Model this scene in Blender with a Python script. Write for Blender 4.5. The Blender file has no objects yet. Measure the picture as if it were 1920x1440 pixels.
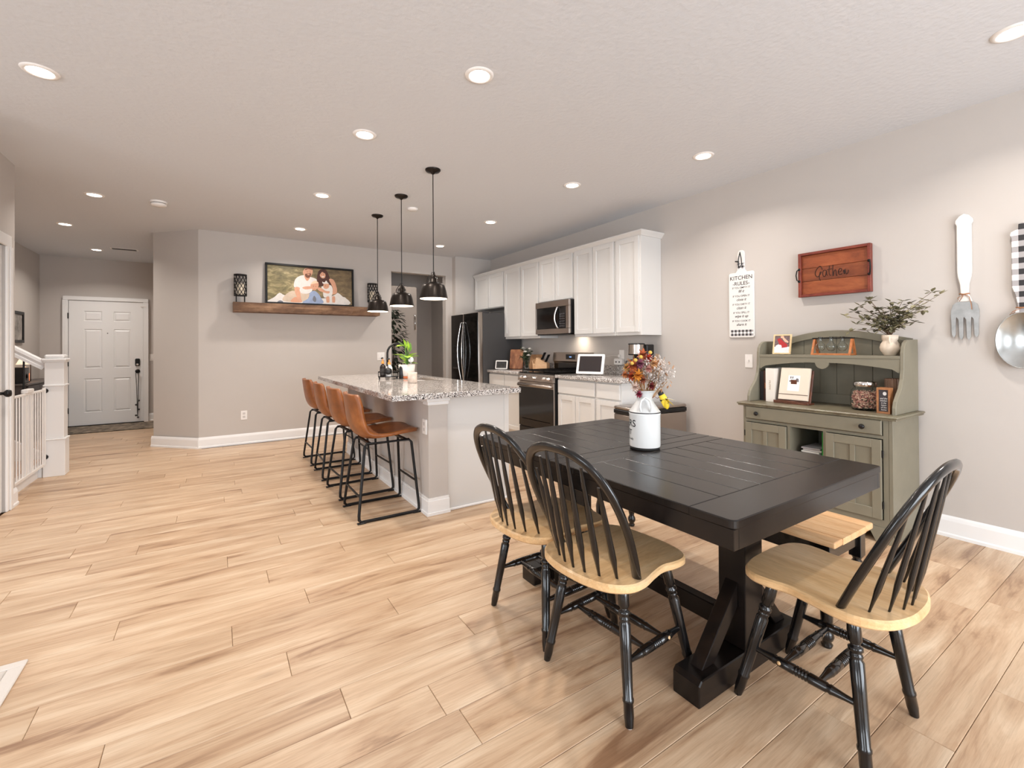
import bpy, bmesh, math, random
from mathutils import Vector, Matrix, Euler
random.seed(7)
SC = bpy.context.scene
COL = SC.collection
PI = math.pi
R = math.radians

# ------------------------------------------------------------------ camera
cam_d = bpy.data.cameras.new('camera')
cam_d.sensor_width = 36.0
cam_d.lens = 16.0
cam_d.shift_y = -(720 - 644.82) / 1920
cam_d.clip_start = 0.05
cam = bpy.data.objects.new('camera', cam_d)
COL.objects.link(cam)
_y, _p, _r = 0.5771534, 0.0058275, -0.0065313
_rt = Vector((math.cos(_y), -math.sin(_y), 0)); _fw = Vector((math.sin(_y), math.cos(_y), 0)); _up = Vector((0, 0, 1))
_f2 = _fw * math.cos(_p) + _up * math.sin(_p); _u2 = _up * math.cos(_p) - _fw * math.sin(_p)
_r3 = _rt * math.cos(_r) + _u2 * math.sin(_r); _u3 = _u2 * math.cos(_r) - _rt * math.sin(_r)
cam.matrix_world = Matrix(((_r3.x, _u3.x, -_f2.x, 0), (_r3.y, _u3.y, -_f2.y, 0), (_r3.z, _u3.z, -_f2.z, 1.2476), (0, 0, 0, 1)))
SC.camera = cam

# ------------------------------------------------------------------ world, daylight, exposure
SC.view_settings.view_transform = 'Standard'
SC.view_settings.look = 'None'
SC.view_settings.gamma = 1.0
SC.view_settings.use_curve_mapping = False
SC.view_settings.exposure = 0.28
SC.cycles.use_denoising = True
SC.cycles.adaptive_threshold = 0.03
SC.cycles.max_bounces = 8; SC.cycles.diffuse_bounces = 5; SC.cycles.glossy_bounces = 3; SC.cycles.transmission_bounces = 8
world = bpy.data.worlds.new('sky'); SC.world = world; world.use_nodes = True
world.node_tree.nodes['Background'].inputs[0].default_value = (0.80, 0.89, 1.0, 1)
world.node_tree.nodes['Background'].inputs[1].default_value = 1.0
def day_light(name, loc, rot, sx, sy, power, col=(0.87, 0.935, 1.0)):
    d = bpy.data.lights.new(name, 'AREA'); d.shape = 'RECTANGLE'; d.size = sx; d.size_y = sy
    d.energy = power; d.color = col
    o = bpy.data.objects.new(name, d); COL.objects.link(o); o.location = loc; o.rotation_euler = rot
    return o
# daylight coming in through the glazed doors and windows behind the camera
DAY = 150
day_light('daylight_patio_door', (1.6, -2.68, 1.15), (R(90), 0, 0), 2.7, 2.0, DAY * 1.0)
day_light('daylight_rear_window', (-3.4, -2.68, 1.45), (R(90), 0, 0), 2.6, 1.5, DAY * 0.6)
day_light('daylight_side_window', (-5.68, 0.8, 1.45), (R(90), 0, R(-90)), 2.4, 1.5, DAY * 0.6)
LAMP_W = 9.6            # one recessed downlight
LAMP_C = (1.0, 0.925, 0.85)

# ------------------------------------------------------------------ helpers
def lin(c):
    if isinstance(c, str):
        c = tuple(int(c[i:i + 2], 16) for i in (1, 3, 5))
    return tuple(((v / 255) / 12.92 if v / 255 <= 0.04045 else ((v / 255 + 0.055) / 1.055) ** 2.4) for v in c)
MATS = {}
def node_mat(name):
    m = bpy.data.materials.new(name); m.use_nodes = True
    nt = m.node_tree; b = nt.nodes['Principled BSDF']
    return m, nt, b
def N(nt, typ, **kw):
    n = nt.nodes.new(typ)
    for k, v in kw.items():
        if k in ('inp',):
            for kk, vv in v.items(): n.inputs[kk].default_value = vv
        else: setattr(n, k, v)
    return n
def ramp(nt, stops, fac, interp='LINEAR'):
    r = nt.nodes.new('ShaderNodeValToRGB'); cr = r.color_ramp; cr.interpolation = interp
    while len(cr.elements) < len(stops): cr.elements.new(0.5)
    for e, (p, c) in zip(cr.elements, stops):
        e.position = p; e.color = tuple(c) + (1,)
    nt.links.new(fac, r.inputs[0]); return r.outputs[0]
def coords(nt, scale=(1, 1, 1), rnd=False, kind='Object'):
    tc = nt.nodes.new('ShaderNodeTexCoord'); mp = nt.nodes.new('ShaderNodeMapping')
    mp.inputs['Scale'].default_value = scale
    nt.links.new(tc.outputs[kind], mp.inputs[0])
    if rnd:
        oi = nt.nodes.new('ShaderNodeObjectInfo'); mu = N(nt, 'ShaderNodeMath', operation='MULTIPLY'); mu.inputs[1].default_value = 37.0
        nt.links.new(oi.outputs['Random'], mu.inputs[0])
        cb = nt.nodes.new('ShaderNodeCombineXYZ')
        for i in range(3): nt.links.new(mu.outputs[0], cb.inputs[i])
        nt.links.new(cb.outputs[0], mp.inputs['Location'])
    return mp.outputs[0]
def noise(nt, vec, scale, detail=3, rough=0.5, dist=0):
    n = nt.nodes.new('ShaderNodeTexNoise'); n.inputs['Scale'].default_value = scale; n.inputs['Detail'].default_value = detail
    n.inputs['Roughness'].default_value = rough; n.inputs['Distortion'].default_value = dist
    nt.links.new(vec, n.inputs['Vector']); return n.outputs[0]
def bump(nt, b, fac, strength, dist=0.01):
    n = nt.nodes.new('ShaderNodeBump'); n.inputs['Strength'].default_value = strength; n.inputs['Distance'].default_value = dist
    nt.links.new(fac, n.inputs['Height']); nt.links.new(n.outputs[0], b.inputs['Normal'])
def pm(name, col, rough=0.5, metal=0.0, var=0.0, vscale=6, bmp=0.0, bscale=60, stretch=(1, 1, 1), coat=0.0, trans=0.0, ior=1.45, emis=0.0, spec=0.5):
    if name in MATS: return MATS[name]
    m, nt, b = node_mat(name); c = lin(col)
    b.inputs['Base Color'].default_value = c + (1,)
    b.inputs['Roughness'].default_value = rough; b.inputs['Metallic'].default_value = metal
    b.inputs['Coat Weight'].default_value = coat; b.inputs['Transmission Weight'].default_value = trans; b.inputs['IOR'].default_value = ior
    b.inputs['Specular IOR Level'].default_value = spec
    if emis:
        b.inputs['Emission Color'].default_value = c + (1,); b.inputs['Emission Strength'].default_value = emis
    if var or bmp: v = coords(nt, stretch)
    if var:
        f = noise(nt, v, vscale, 4, 0.6)
        nt.links.new(ramp(nt, [(0.3, tuple(x * (1 - var) for x in c)), (0.7, tuple(min(1, x * (1 + var)) for x in c))], f), b.inputs['Base Color'])
    if bmp: bump(nt, b, noise(nt, v, bscale, 3), bmp, 0.005)
    MATS[name] = m; return m
def wood(name, dark, mid, light, stretch=(1.5, 14, 14), rough=0.45, scale=2.0, knots=False, rnd=True, bmp=0.05, spread=(0.25, 0.5, 0.75), coat=0.0, tint=0.0):
    if name in MATS: return MATS[name]
    m, nt, b = node_mat(name)
    v = coords(nt, stretch, rnd)
    f = noise(nt, v, scale, 5, 0.62, 0.6)
    col = ramp(nt, [(spread[0], lin(dark)), (spread[1], lin(mid)), (spread[2], lin(light))], f)
    v2 = coords(nt, tuple(s * 4 for s in stretch), rnd)
    g = noise(nt, v2, scale * 3, 2, 0.5)
    mx = N(nt, 'ShaderNodeMix', data_type='RGBA', blend_type='MULTIPLY'); mx.inputs[0].default_value = 0.35
    nt.links.new(col, mx.inputs[6]); nt.links.new(ramp(nt, [(0.3, (0.62, 0.6, 0.58)), (0.6, (1, 1, 1))], g), mx.inputs[7])
    out = mx.outputs[2]
    if knots:
        vk = coords(nt, tuple(s * 0.55 for s in (stretch[0] * 1.6, stretch[1] * .45, stretch[2] * .45)), rnd)
        vo = nt.nodes.new('ShaderNodeTexVoronoi'); vo.inputs['Scale'].default_value = 1.1; nt.links.new(vk, vo.inputs['Vector'])
        k = ramp(nt, [(0.02, (0.32, 0.24, 0.2)), (0.16, (1, 1, 1))], vo.outputs['Distance'])
        m2 = N(nt, 'ShaderNodeMix', data_type='RGBA', blend_type='MULTIPLY'); m2.inputs[0].default_value = 0.8 if knots is True else knots
        nt.links.new(out, m2.inputs[6]); nt.links.new(k, m2.inputs[7]); out = m2.outputs[2]
    if tint:
        oi = nt.nodes.new('ShaderNodeObjectInfo')
        t = ramp(nt, [(0, (1 - tint,) * 3), (1, (1.0, 1.0, 1.0))], oi.outputs['Random'])
        m3 = N(nt, 'ShaderNodeMix', data_type='RGBA', blend_type='MULTIPLY'); m3.inputs[0].default_value = 1
        nt.links.new(out, m3.inputs[6]); nt.links.new(t, m3.inputs[7]); out = m3.outputs[2]
    nt.links.new(out, b.inputs['Base Color'])
    b.inputs['Roughness'].default_value = rough; b.inputs['Coat Weight'].default_value = coat
    if bmp: bump(nt, b, g, bmp, 0.002)
    MATS[name] = m; return m

ORG = {}
def label(o, lab=None, cat=None, group=None, kind=None):
    if lab: o['label'] = lab
    if cat: o['category'] = cat
    if group: o['group'] = group
    if kind: o['kind'] = kind
    return o
def thing(name, lab, cat, loc=(0, 0, 0), group=None, rotz=0.0):
    o = bpy.data.objects.new(name, None); COL.objects.link(o); o.location = loc; o.rotation_euler = (0, 0, rotz)
    o.empty_display_size = 0.05
    ORG[o] = Vector(loc); return label(o, lab, cat, group)
def dup(o, loc=None, rotz=None, lab=None, parent=None):
    c = o.copy(); COL.objects.link(c); c.parent = parent
    if loc is not None: c.location = loc
    if rotz is not None: c.rotation_euler = (0, 0, rotz)
    if lab: c['label'] = lab
    for ch in list(o.children): dup(ch, parent=c)
    return c
class MB:
    def __init__(s): s.v = []; s.f = []; s.mi = []; s.sm = []
    def add(s, vs, fs, mi=0, sm=False):
        b = len(s.v); s.v += [tuple(v) for v in vs]; s.f += [tuple(i + b for i in f) for f in fs]
        s.mi += [mi] * len(fs); s.sm += [sm] * len(fs); return s
    def bm(s, bm, mi=0, sm=False):
        bm.verts.index_update(); s.add([v.co[:] for v in bm.verts], [[v.index for v in f.verts] for f in bm.faces], mi, sm); bm.free(); return s
    def box(s, x0, x1, y0, y1, z0, z1, b=0.0, mi=0, seg=1):
        if b <= 0:
            vs = [(x, y, z) for z in (z0, z1) for y in (y0, y1) for x in (x0, x1)]
            return s.add(vs, [(0, 2, 3, 1), (4, 5, 7, 6), (0, 1, 5, 4), (2, 6, 7, 3), (0, 4, 6, 2), (1, 3, 7, 5)], mi)
        bm = bmesh.new(); bmesh.ops.create_cube(bm, size=1)
        for v in bm.verts: v.co = ((x0 + x1) / 2 + v.co.x * (x1 - x0), (y0 + y1) / 2 + v.co.y * (y1 - y0), (z0 + z1) / 2 + v.co.z * (z1 - z0))
        bmesh.ops.bevel(bm, geom=bm.edges[:], offset=b, segments=seg, affect='EDGES', profile=0.5)
        return s.bm(bm, mi, seg > 1)
    def obox(s, c, ax, ay, az, b=0, mi=0):
        """oriented box: centre and three half-axis vectors"""
        t = MB().box(-1, 1, -1, 1, -1, 1) if b == 0 else None
        c, ax, ay, az = Vector(c), Vector(ax), Vector(ay), Vector(az)
        if t is None:
            t = MB().box(-ax.length, ax.length, -ay.length, ay.length, -az.length, az.length, b)
            ax, ay, az = ax.normalized(), ay.normalized(), az.normalized()
        return s.add([c + ax * v[0] + ay * v[1] + az * v[2] for v in t.v], t.f, mi)
    def tube(s, pts, r, n=8, mi=0, sm=True, caps=True, closed=False, flat=1.0, up=None):
        pts = [Vector(p) for p in pts]; m = len(pts)
        rs = r if isinstance(r, (list, tuple)) else [r] * m
        vs, fs = [], []; prev = None
        for i, p in enumerate(pts):
            a = pts[(i - 1) % m] if (closed or i > 0) else p
            c = pts[(i + 1) % m] if (closed or i < m - 1) else p
            d = (c - a).normalized() if (c - a).length > 1e-9 else Vector((0, 0, 1))
            if up is not None: u = Vector(up)
            elif prev is None: u = Vector((0, 0, 1)) if abs(d.z) < 0.9 else Vector((1, 0, 0))
            else: u = prev
            u = (u - d * u.dot(d))
            if u.length < 1e-6: u = Vector((1, 0, 0)) - d * d.x
            u.normalize(); w = d.cross(u); prev = u
            for k in range(n):
                t = 2 * PI * k / n
                vs.append(p + (u * math.cos(t) * flat + w * math.sin(t)) * rs[i])
        for i in range(m if closed else m - 1):
            j = (i + 1) % m
            for k in range(n):
                k2 = (k + 1) % n
                fs.append((i * n + k, i * n + k2, j * n + k2, j * n + k))
        s.add(vs, fs, mi, sm)
        if caps and not closed:
            s.add(vs[:n], [tuple(range(n - 1, -1, -1))], mi); s.add(vs[-n:], [tuple(range(n))], mi)
        return s
    def cyl(s, p0, p1, r0, r1=None, n=16, mi=0, sm=True):
        return s.tube([p0, p1], [r0, r0 if r1 is None else r1], n, mi, sm)
    def lathe(s, prof, n=24, o=(0, 0, 0), mi=0, sm=True, axis=None):
        vs, fs = [], []; m = len(prof); o = Vector(o)
        if axis is None: ax, ay, az = Vector((1, 0, 0)), Vector((0, 1, 0)), Vector((0, 0, 1))
        else:
            az = Vector(axis).normalized(); ax = az.orthogonal().normalized(); ay = az.cross(ax)
        for r, z in prof:
            for k in range(n):
                t = 2 * PI * k / n; vs.append(o + (ax * math.cos(t) + ay * math.sin(t)) * r + az * z)
        for i in range(m - 1):
            for k in range(n):
                k2 = (k + 1) % n; fs.append((i * n + k, i * n + k2, (i + 1) * n + k2, (i + 1) * n + k))
        s.add(vs, fs, mi, sm)
        if prof[0][0] > 1e-5: s.add(vs[:n], [tuple(range(n - 1, -1, -1))], mi)
        if prof[-1][0] > 1e-5: s.add(vs[-n:], [tuple(range(n))], mi)
        return s
    def prism(s, poly, plane, d0, d1, mi=0, sm=False, b=0.0):
        """extrude a 2-D outline; plane 'xy','xz','yz' names the outline's axes"""
        def P(a, c, d): return {'xy': (a, c, d), 'xz': (a, d, c), 'yz': (d, a, c)}[plane]
        n = len(poly)
        if b > 0:
            cx = sum(p[0] for p in poly) / n; cy = sum(p[1] for p in poly) / n
            ins = []
            for i in range(n):
                p0, p1, p2 = poly[i - 1], poly[i], poly[(i + 1) % n]
                e1 = Vector((p1[0] - p0[0], p1[1] - p0[1])); e2 = Vector((p2[0] - p1[0], p2[1] - p1[1]))
                if e1.length < 1e-9 or e2.length < 1e-9: ins.append(p1); continue
                e1.normalize(); e2.normalize(); nn = Vector((-(e1.y + e2.y), e1.x + e2.x))
                if nn.length < 1e-6: ins.append(p1); continue
                nn.normalize(); ins.append((p1[0] + nn.x * b, p1[1] + nn.y * b))
            area = sum(poly[i - 1][0] * poly[i][1] - poly[i][0] * poly[i - 1][1] for i in range(n))
            if area < 0: ins = [(2 * p[0] - q[0], 2 * p[1] - q[1]) for p, q in zip(poly, ins)]
            sg = 1 if d1 > d0 else -1
            rings = [(ins, d0), (poly, d0 + sg * b), (poly, d1 - sg * b), (ins, d1)]
        else: rings = [(poly, d0), (poly, d1)]
        vs = [P(p[0], p[1], d) for ring, d in rings for p in ring]; fs = []
        for k in range(len(rings) - 1):
            for i in range(n):
                j = (i + 1) % n; fs.append((k * n + i, k * n + j, (k + 1) * n + j, (k + 1) * n + i))
        s.add(vs, fs, mi, sm)
        s.add(vs[:n], [tuple(range(n - 1, -1, -1))], mi); s.add(vs[-n:], [tuple(range(n))], mi)
        return s
    def xf(s, M):
        s.v = [tuple(M @ Vector(v)) for v in s.v]; return s
    def build(s, name, mats, parent=None, local=False, origin=None, kind=None):
        if not isinstance(mats, (list, tuple)): mats = [mats]
        off = Vector((0, 0, 0))
        if parent is not None and not local: off = ORG.get(parent, Vector((0, 0, 0)))
        if origin is not None: off = Vector(origin)
        me = bpy.data.meshes.new(name)
        me.from_pydata([tuple(Vector(v) - off) for v in s.v], [], s.f)
        for m in mats: me.materials.append(m)
        me.polygons.foreach_set('material_index', s.mi); me.polygons.foreach_set('use_smooth', s.sm)
        bm = bmesh.new(); bm.from_mesh(me); bmesh.ops.recalc_face_normals(bm, faces=bm.faces[:]); bm.to_mesh(me); bm.free()
        me.update()
        o = bpy.data.objects.new(name, me); COL.objects.link(o)
        if parent is not None: o.parent = parent; ORG[o] = off
        elif origin is not None: o.location = origin; ORG[o] = Vector(origin)
        else: ORG[o] = Vector((0, 0, 0))
        if kind: o['kind'] = kind
        return o
def struct(name, mb, m, parent=None):
    o = mb.build(name, m, parent)
    if parent is None: o['kind'] = 'structure'
    return o
def solo(name, lab, cat, mb, m, origin=(0, 0, 0), group=None):
    return label(mb.build(name, m, origin=origin), lab, cat, group)
def smooth_pts(P, k=6, closed=True):
    """Catmull-Rom through 2-D or 3-D points"""
    P = [Vector(p) for p in P]; n = len(P); out = []
    rng = range(n) if closed else range(n - 1)
    for i in rng:
        g = (lambda j: P[j % n]) if closed else (lambda j: P[max(0, min(n - 1, j))])
        p0, p1, p2, p3 = g(i - 1), g(i), g(i + 1), g(i + 2)
        for t in range(k):
            u = t / k
            out.append(0.5 * ((2 * p1) + (p2 - p0) * u + (2 * p0 - 5 * p1 + 4 * p2 - p3) * u * u + (3 * p1 - p0 - 3 * p2 + p3) * u ** 3))
    if not closed: out.append(P[-1])
    return [tuple(v) for v in out]
def arc(cx, cy, r, a0, a1, n=8):
    return [(cx + r * math.cos(R(a0 + (a1 - a0) * i / n)), cy + r * math.sin(R(a0 + (a1 - a0) * i / n))) for i in range(n + 1)]
def rrect(x0, x1, y0, y1, r, n=5):
    return arc(x1 - r, y1 - r, r, 0, 90, n) + arc(x0 + r, y1 - r, r, 90, 180, n) + arc(x0 + r, y0 + r, r, 180, 270, n) + arc(x1 - r, y0 + r, r, 270, 360, n)
def text_geo(body, size, shear=0.0, align='CENTER', spacing=1.0):
    c = bpy.data.curves.new('t', 'FONT'); c.body = body; c.size = size; c.shear = shear; c.align_x = align; c.space_character = spacing
    c.resolution_u = 3; c.offset = size * 0.008
    o = bpy.data.objects.new('t', c); COL.objects.link(o)
    bpy.context.view_layer.update()
    me = o.evaluated_get(bpy.context.evaluated_depsgraph_get()).to_mesh()
    vs = [v.co[:] for v in me.vertices]; fs = [tuple(p.vertices) for p in me.polygons]
    o.to_mesh_clear() if False else None
    bpy.data.objects.remove(o); bpy.data.curves.remove(c)
    return vs, fs
def text_on(mb, body, size, fn, shear=0.0, mi=0, sx=1.0, align='CENTER'):
    vs, fs = text_geo(body, size, shear, align)
    mb.add([fn(v[0] * sx, v[1]) for v in vs], fs, mi); return mb

# ------------------------------------------------------------------ materials
M_wall = pm('wall_paint', (194, 187, 181), 0.75, var=0.015, vscale=2, bmp=0.04, bscale=140)
M_ceil = pm('ceiling_paint', (213, 215, 219), 0.8, bmp=0.5, bscale=34)
M_trim = pm('white_trim', (238, 237, 236), 0.35)
M_cab = pm('cabinet_white', (216, 214, 211), 0.38)
M_black = pm('black_metal', (22, 20, 20), 0.42, 0.3)
M_blackgloss = pm('black_gloss_paint', (20, 18, 18), 0.22, coat=0.3, var=0.15, vscale=12)
M_steel = pm('stainless_steel', (176, 166, 158), 0.28, 1.0, bmp=0.03, bscale=30, stretch=(1, 1, 40))
M_darksteel = pm('dark_steel', (82, 80, 80), 0.45, 0.6)
M_chrome = pm('chrome', (225, 222, 220), 0.12, 1.0)
M_blackglass = pm('black_glass', (14, 12, 12), 0.1, spec=0.6)
M_plastic_w = pm('white_plastic', (238, 234, 230), 0.4)
M_plastic_k = pm('black_plastic', (18, 17, 18), 0.35)
M_glass = pm('clear_glass', (250, 252, 252), 0.0, trans=1.0, ior=1.12)
def floor_mat():
    m, nt, b = node_mat('oak_plank')
    v = coords(nt, (0.9, 7, 7), True); f = noise(nt, v, 1.5, 5, 0.6, 0.8)
    col = ramp(nt, [(0.30, lin((150, 115, 87))), (0.41, lin((192, 159, 127))), (0.56, lin((210, 181, 150))), (0.72, lin((224, 201, 173)))], f)
    v2 = coords(nt, (4, 95, 95), True); g = noise(nt, v2, 1.7, 4, 0.65)
    mx = N(nt, 'ShaderNodeMix', data_type='RGBA', blend_type='MULTIPLY'); mx.inputs[0].default_value = 0.5
    nt.links.new(col, mx.inputs[6]); nt.links.new(ramp(nt, [(0.34, (0.70, 0.65, 0.60)), (0.56, (1, 1, 1))], g), mx.inputs[7])
    v3 = coords(nt, (2.0, 6.0, 6), True); vo = nt.nodes.new('ShaderNodeTexVoronoi'); vo.inputs['Scale'].default_value = 1.0; nt.links.new(v3, vo.inputs['Vector'])
    k = ramp(nt, [(0.0, (0.45, 0.38, 0.33)), (0.13, (0.86, 0.82, 0.78)), (0.28, (1, 1, 1))], vo.outputs['Distance'])
    m2 = N(nt, 'ShaderNodeMix', data_type='RGBA', blend_type='MULTIPLY'); m2.inputs[0].default_value = 0.55
    nt.links.new(mx.outputs[2], m2.inputs[6]); nt.links.new(k, m2.inputs[7])
    oi = nt.nodes.new('ShaderNodeObjectInfo'); t = ramp(nt, [(0, (0.90, 0.89, 0.88)), (1, (1.0, 1.0, 1.0))], oi.outputs['Random'])
    m3 = N(nt, 'ShaderNodeMix', data_type='RGBA', blend_type='MULTIPLY'); m3.inputs[0].default_value = 1
    nt.links.new(m2.outputs[2], m3.inputs[6]); nt.links.new(t, m3.inputs[7]); nt.links.new(m3.outputs[2], b.inputs['Base Color'])
    b.inputs['Roughness'].default_value = 0.36; bump(nt, b, g, 0.05, 0.001)
    return m
M_floor = floor_mat()
M_gap = pm('plank_joint', (120, 88, 64), 0.8)
def granite_mat():
    m, nt, b = node_mat('speckled_granite'); v = coords(nt)
    vo = nt.nodes.new('ShaderNodeTexVoronoi'); vo.inputs['Scale'].default_value = 185; nt.links.new(v, vo.inputs['Vector'])
    sp = nt.nodes.new('ShaderNodeSeparateColor'); nt.links.new(vo.outputs['Color'], sp.inputs[0])
    c = ramp(nt, [(0.0, lin((56, 53, 55))), (0.16, lin((116, 108, 104))), (0.34, lin((174, 166, 160))), (0.58, lin((206, 200, 195))), (0.82, lin((234, 232, 230)))], sp.outputs[0], 'CONSTANT')
    f = noise(nt, v, 26, 4); mx = N(nt, 'ShaderNodeMix', data_type='RGBA', blend_type='MULTIPLY'); mx.inputs[0].default_value = 0.5
    nt.links.new(c, mx.inputs[6]); nt.links.new(ramp(nt, [(0.35, (0.64, 0.60, 0.57)), (0.6, (1, 1, 1))], f), mx.inputs[7])
    nt.links.new(mx.outputs[2], b.inputs['Base Color']); b.inputs['Roughness'].default_value = 0.09
    return m
M_granite = granite_mat()
def gingham(name, p, ax=('Y', 'Z'), off=(0, 0)):
    m, nt, b = node_mat(name); tc = nt.nodes.new('ShaderNodeTexCoord'); sp = nt.nodes.new('ShaderNodeSeparateXYZ'); nt.links.new(tc.outputs['Object'], sp.inputs[0])
    outs = []
    for a, o in zip(ax, off):
        d = N(nt, 'ShaderNodeMath', operation='MULTIPLY_ADD'); d.inputs[1].default_value = 1 / p; d.inputs[2].default_value = 100 + o; nt.links.new(sp.outputs[a], d.inputs[0])
        fr = N(nt, 'ShaderNodeMath', operation='FRACT'); nt.links.new(d.outputs[0], fr.inputs[0])
        g = N(nt, 'ShaderNodeMath', operation='GREATER_THAN'); g.inputs[1].default_value = 0.5; nt.links.new(fr.outputs[0], g.inputs[0]); outs.append(g.outputs[0])
    s = N(nt, 'ShaderNodeMath', operation='ADD'); nt.links.new(outs[0], s.inputs[0]); nt.links.new(outs[1], s.inputs[1])
    h = N(nt, 'ShaderNodeMath', operation='MULTIPLY'); h.inputs[1].default_value = 0.5; nt.links.new(s.outputs[0], h.inputs[0])
    c = ramp(nt, [(0, lin((240, 238, 236))), (0.3, lin((165, 160, 160))), (0.8, lin((40, 38, 40)))], h.outputs[0], 'CONSTANT')
    nt.links.new(c, b.inputs['Base Color']); b.inputs['Roughness'].default_value = 0.6; return m

# ================================================================== SETTING
H = 2.74; XR = 3.98; YB = 6.9
# ---- floor: sub-floor slab, planks laid across the room (each a part), far ones joined
floor = struct('floor', MB().box(-6.0, 4.1, -2.75, 10.2, -0.05, -0.012), M_gap)
PW, PL = 0.1645, 1.235
phase = {-9: 1.89, -4: 0.70, -2: 0.379, -1: -0.296, 0: 0.24, 1: -0.521, 2: 0.057, 3: 0.382, 4: -0.371, 5: 0.236, 6: -0.573, 7: 0.055}
def plank_geo(mb, x0, x1, y0, y1):
    g, c = 0.0006, 0.0016
    x0 += g; x1 -= g; y0 += g; y1 -= g
    vs = [(x0, y0, -.012), (x1, y0, -.012), (x1, y1, -.012), (x0, y1, -.012), (x0, y0, -.0018), (x1, y0, -.0018), (x1, y1, -.0018), (x0, y1, -.0018),
          (x0 + c, y0 + c, 0), (x1 - c, y0 + c, 0), (x1 - c, y1 - c, 0), (x0 + c, y1 - c, 0)]
    fs = [(0, 1, 5, 4), (1, 2, 6, 5), (2, 3, 7, 6), (3, 0, 4, 7), (4, 5, 9, 8), (5, 6, 10, 9), (6, 7, 11, 10), (7, 4, 8, 11), (8, 9, 10, 11)]
    return mb.add(vs, fs)
rest = MB(); shared = {}
def spans(y):
    if y < 4.0: return [(-5.6, XR)]
    if y < 5.2: return [(-1.36, XR)]
    if y < YB: return [(-1.36 if y < 5.27 else -1.47 if y < 6.40 else -2.32, XR)]
    if y < 7.45: return [(-2.32, -0.15), (2.0, 3.66)]
    if y < 8.6: return [(-2.32, -0.66), (2.0, 3.66)]
    return [(-2.32, -0.66)]
n_ind = 0
k0 = int((-2.6 - 1.918) / PW) - 1
for k in range(k0, 60):
    y0 = 1.918 + k * PW; y1 = y0 + PW; ym = (y0 + y1) / 2
    if y0 > 10.05 or y1 < -2.6: continue
    y0c, y1c = max(y0, -2.6), min(y1, 10.05)
    ph = phase.get(k, random.Random(k * 13 + 5).uniform(0, PL))
    for (xa, xb) in spans(ym):
        j = math.floor((xa - ph) / PL)
        x = ph + j * PL
        while x < xb:
            a, b2 = max(x, xa), min(x + PL, xb); x += PL
            if b2 - a < 0.02: continue
            cx = (a + b2) / 2
            d = cx * math.sin(_y) + ym * math.cos(_y); lat = cx * math.cos(_y) - ym * math.sin(_y)
            seen = d > 0.35 and abs(lat) < d * 1.13 + 0.75 and 0.25 < d < 6.6 and ym < 6.9 and xa > -5 or (d > 0.35 and abs(lat) < d * 1.13 + 0.75 and d < 6.6 and cx > -1.9 and ym < 6.9)
            if seen and n_ind < 298:
                key = (round(b2 - a, 3), round(y1c - y0c, 4))
                if key not in shared:
                    o = plank_geo(MB(), -(b2 - a) / 2, (b2 - a) / 2, -(y1c - y0c) / 2, (y1c - y0c) / 2).build('plank', M_floor)
                    shared[key] = o.data
                else:
                    o = bpy.data.objects.new('plank', shared[key]); COL.objects.link(o)
                o.parent = floor; o.location = (cx, (y0c + y1c) / 2, 0); n_ind += 1
            else: plank_geo(rest, a, b2, y0c, y1c)
def floor_far():
    m, nt, b = node_mat('oak_plank_far'); g = nt.nodes.new('ShaderNodeNewGeometry')
    rn = g.outputs['Random Per Island']
    tc = nt.nodes.new('ShaderNodeTexCoord'); mp = nt.nodes.new('ShaderNodeMapping'); mp.inputs['Scale'].default_value = (0.9, 7, 7); nt.links.new(tc.outputs['Object'], mp.inputs[0])
    mu = N(nt, 'ShaderNodeMath', operation='MULTIPLY'); mu.inputs[1].default_value = 37; nt.links.new(rn, mu.inputs[0]); nt.links.new(mu.outputs[0], mp.inputs['Location'])
    f = noise(nt, mp.outputs[0], 1.5, 5, 0.6, 0.8)
    col = ramp(nt, [(0.30, lin((150, 115, 87))), (0.41, lin((192, 159, 127))), (0.56, lin((210, 181, 150))), (0.72, lin((224, 201, 173)))], f)
    mx = N(nt, 'ShaderNodeMix', data_type='RGBA', blend_type='MULTIPLY'); mx.inputs[0].default_value = 1
    nt.links.new(col, mx.inputs[6]); nt.links.new(ramp(nt, [(0, (0.80, 0.78, 0.76)), (1, (0.98, 0.97, 0.96))], rn), mx.inputs[7])
    nt.links.new(mx.outputs[2], b.inputs['Base Color']); b.inputs['Roughness'].default_value = 0.36; return m
rest.build('plank_run', floor_far(), floor, kind='stuff')

struct('ceiling', MB().box(-6.0, 4.1, -2.75, 10.2, H, H + 0.1), M_ceil)
struct('wall_right', MB().box(XR, XR + .12, -2.72, 10.17, 0, H), M_wall)
wb = MB(); wb.box(-0.18, 2.268, YB, YB + .12, 0, H); wb.box(2.268, 3.197, YB, YB + .12, 2.43, H); wb.box(3.197, 3.31, YB, YB + .12, 0, H)
wb.box(3.31, XR, 6.78, YB + .12, 0, H)
struct('wall_back', wb, M_wall)
struct('wall_corner', MB().prism([(-0.18, 6.9), (-0.67, 7.40), (-0.55, 7.40), (-0.18, 7.02)], 'xy', 0, H), M_wall)
struct('wall_foyer', MB().box(-0.67, -0.55, 7.40, 10.05, 0, H), M_wall)
struct('wall_entry', MB().box(-2.44, -0.55, 10.05, 10.17, 0, H), M_wall)
struct('wall_hall', MB().box(-2.44, -2.32, 6.40, 10.05, 0, H), M_wall)
struct('wall_stair', MB().box(-4.0, -2.44, 6.40, 6.52, 0, H).box(-4.12, -4.0, 5.15, 6.52, 0, H).box(-4.0, -1.48, 5.15, 5.27, 0, H), M_wall)
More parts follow.
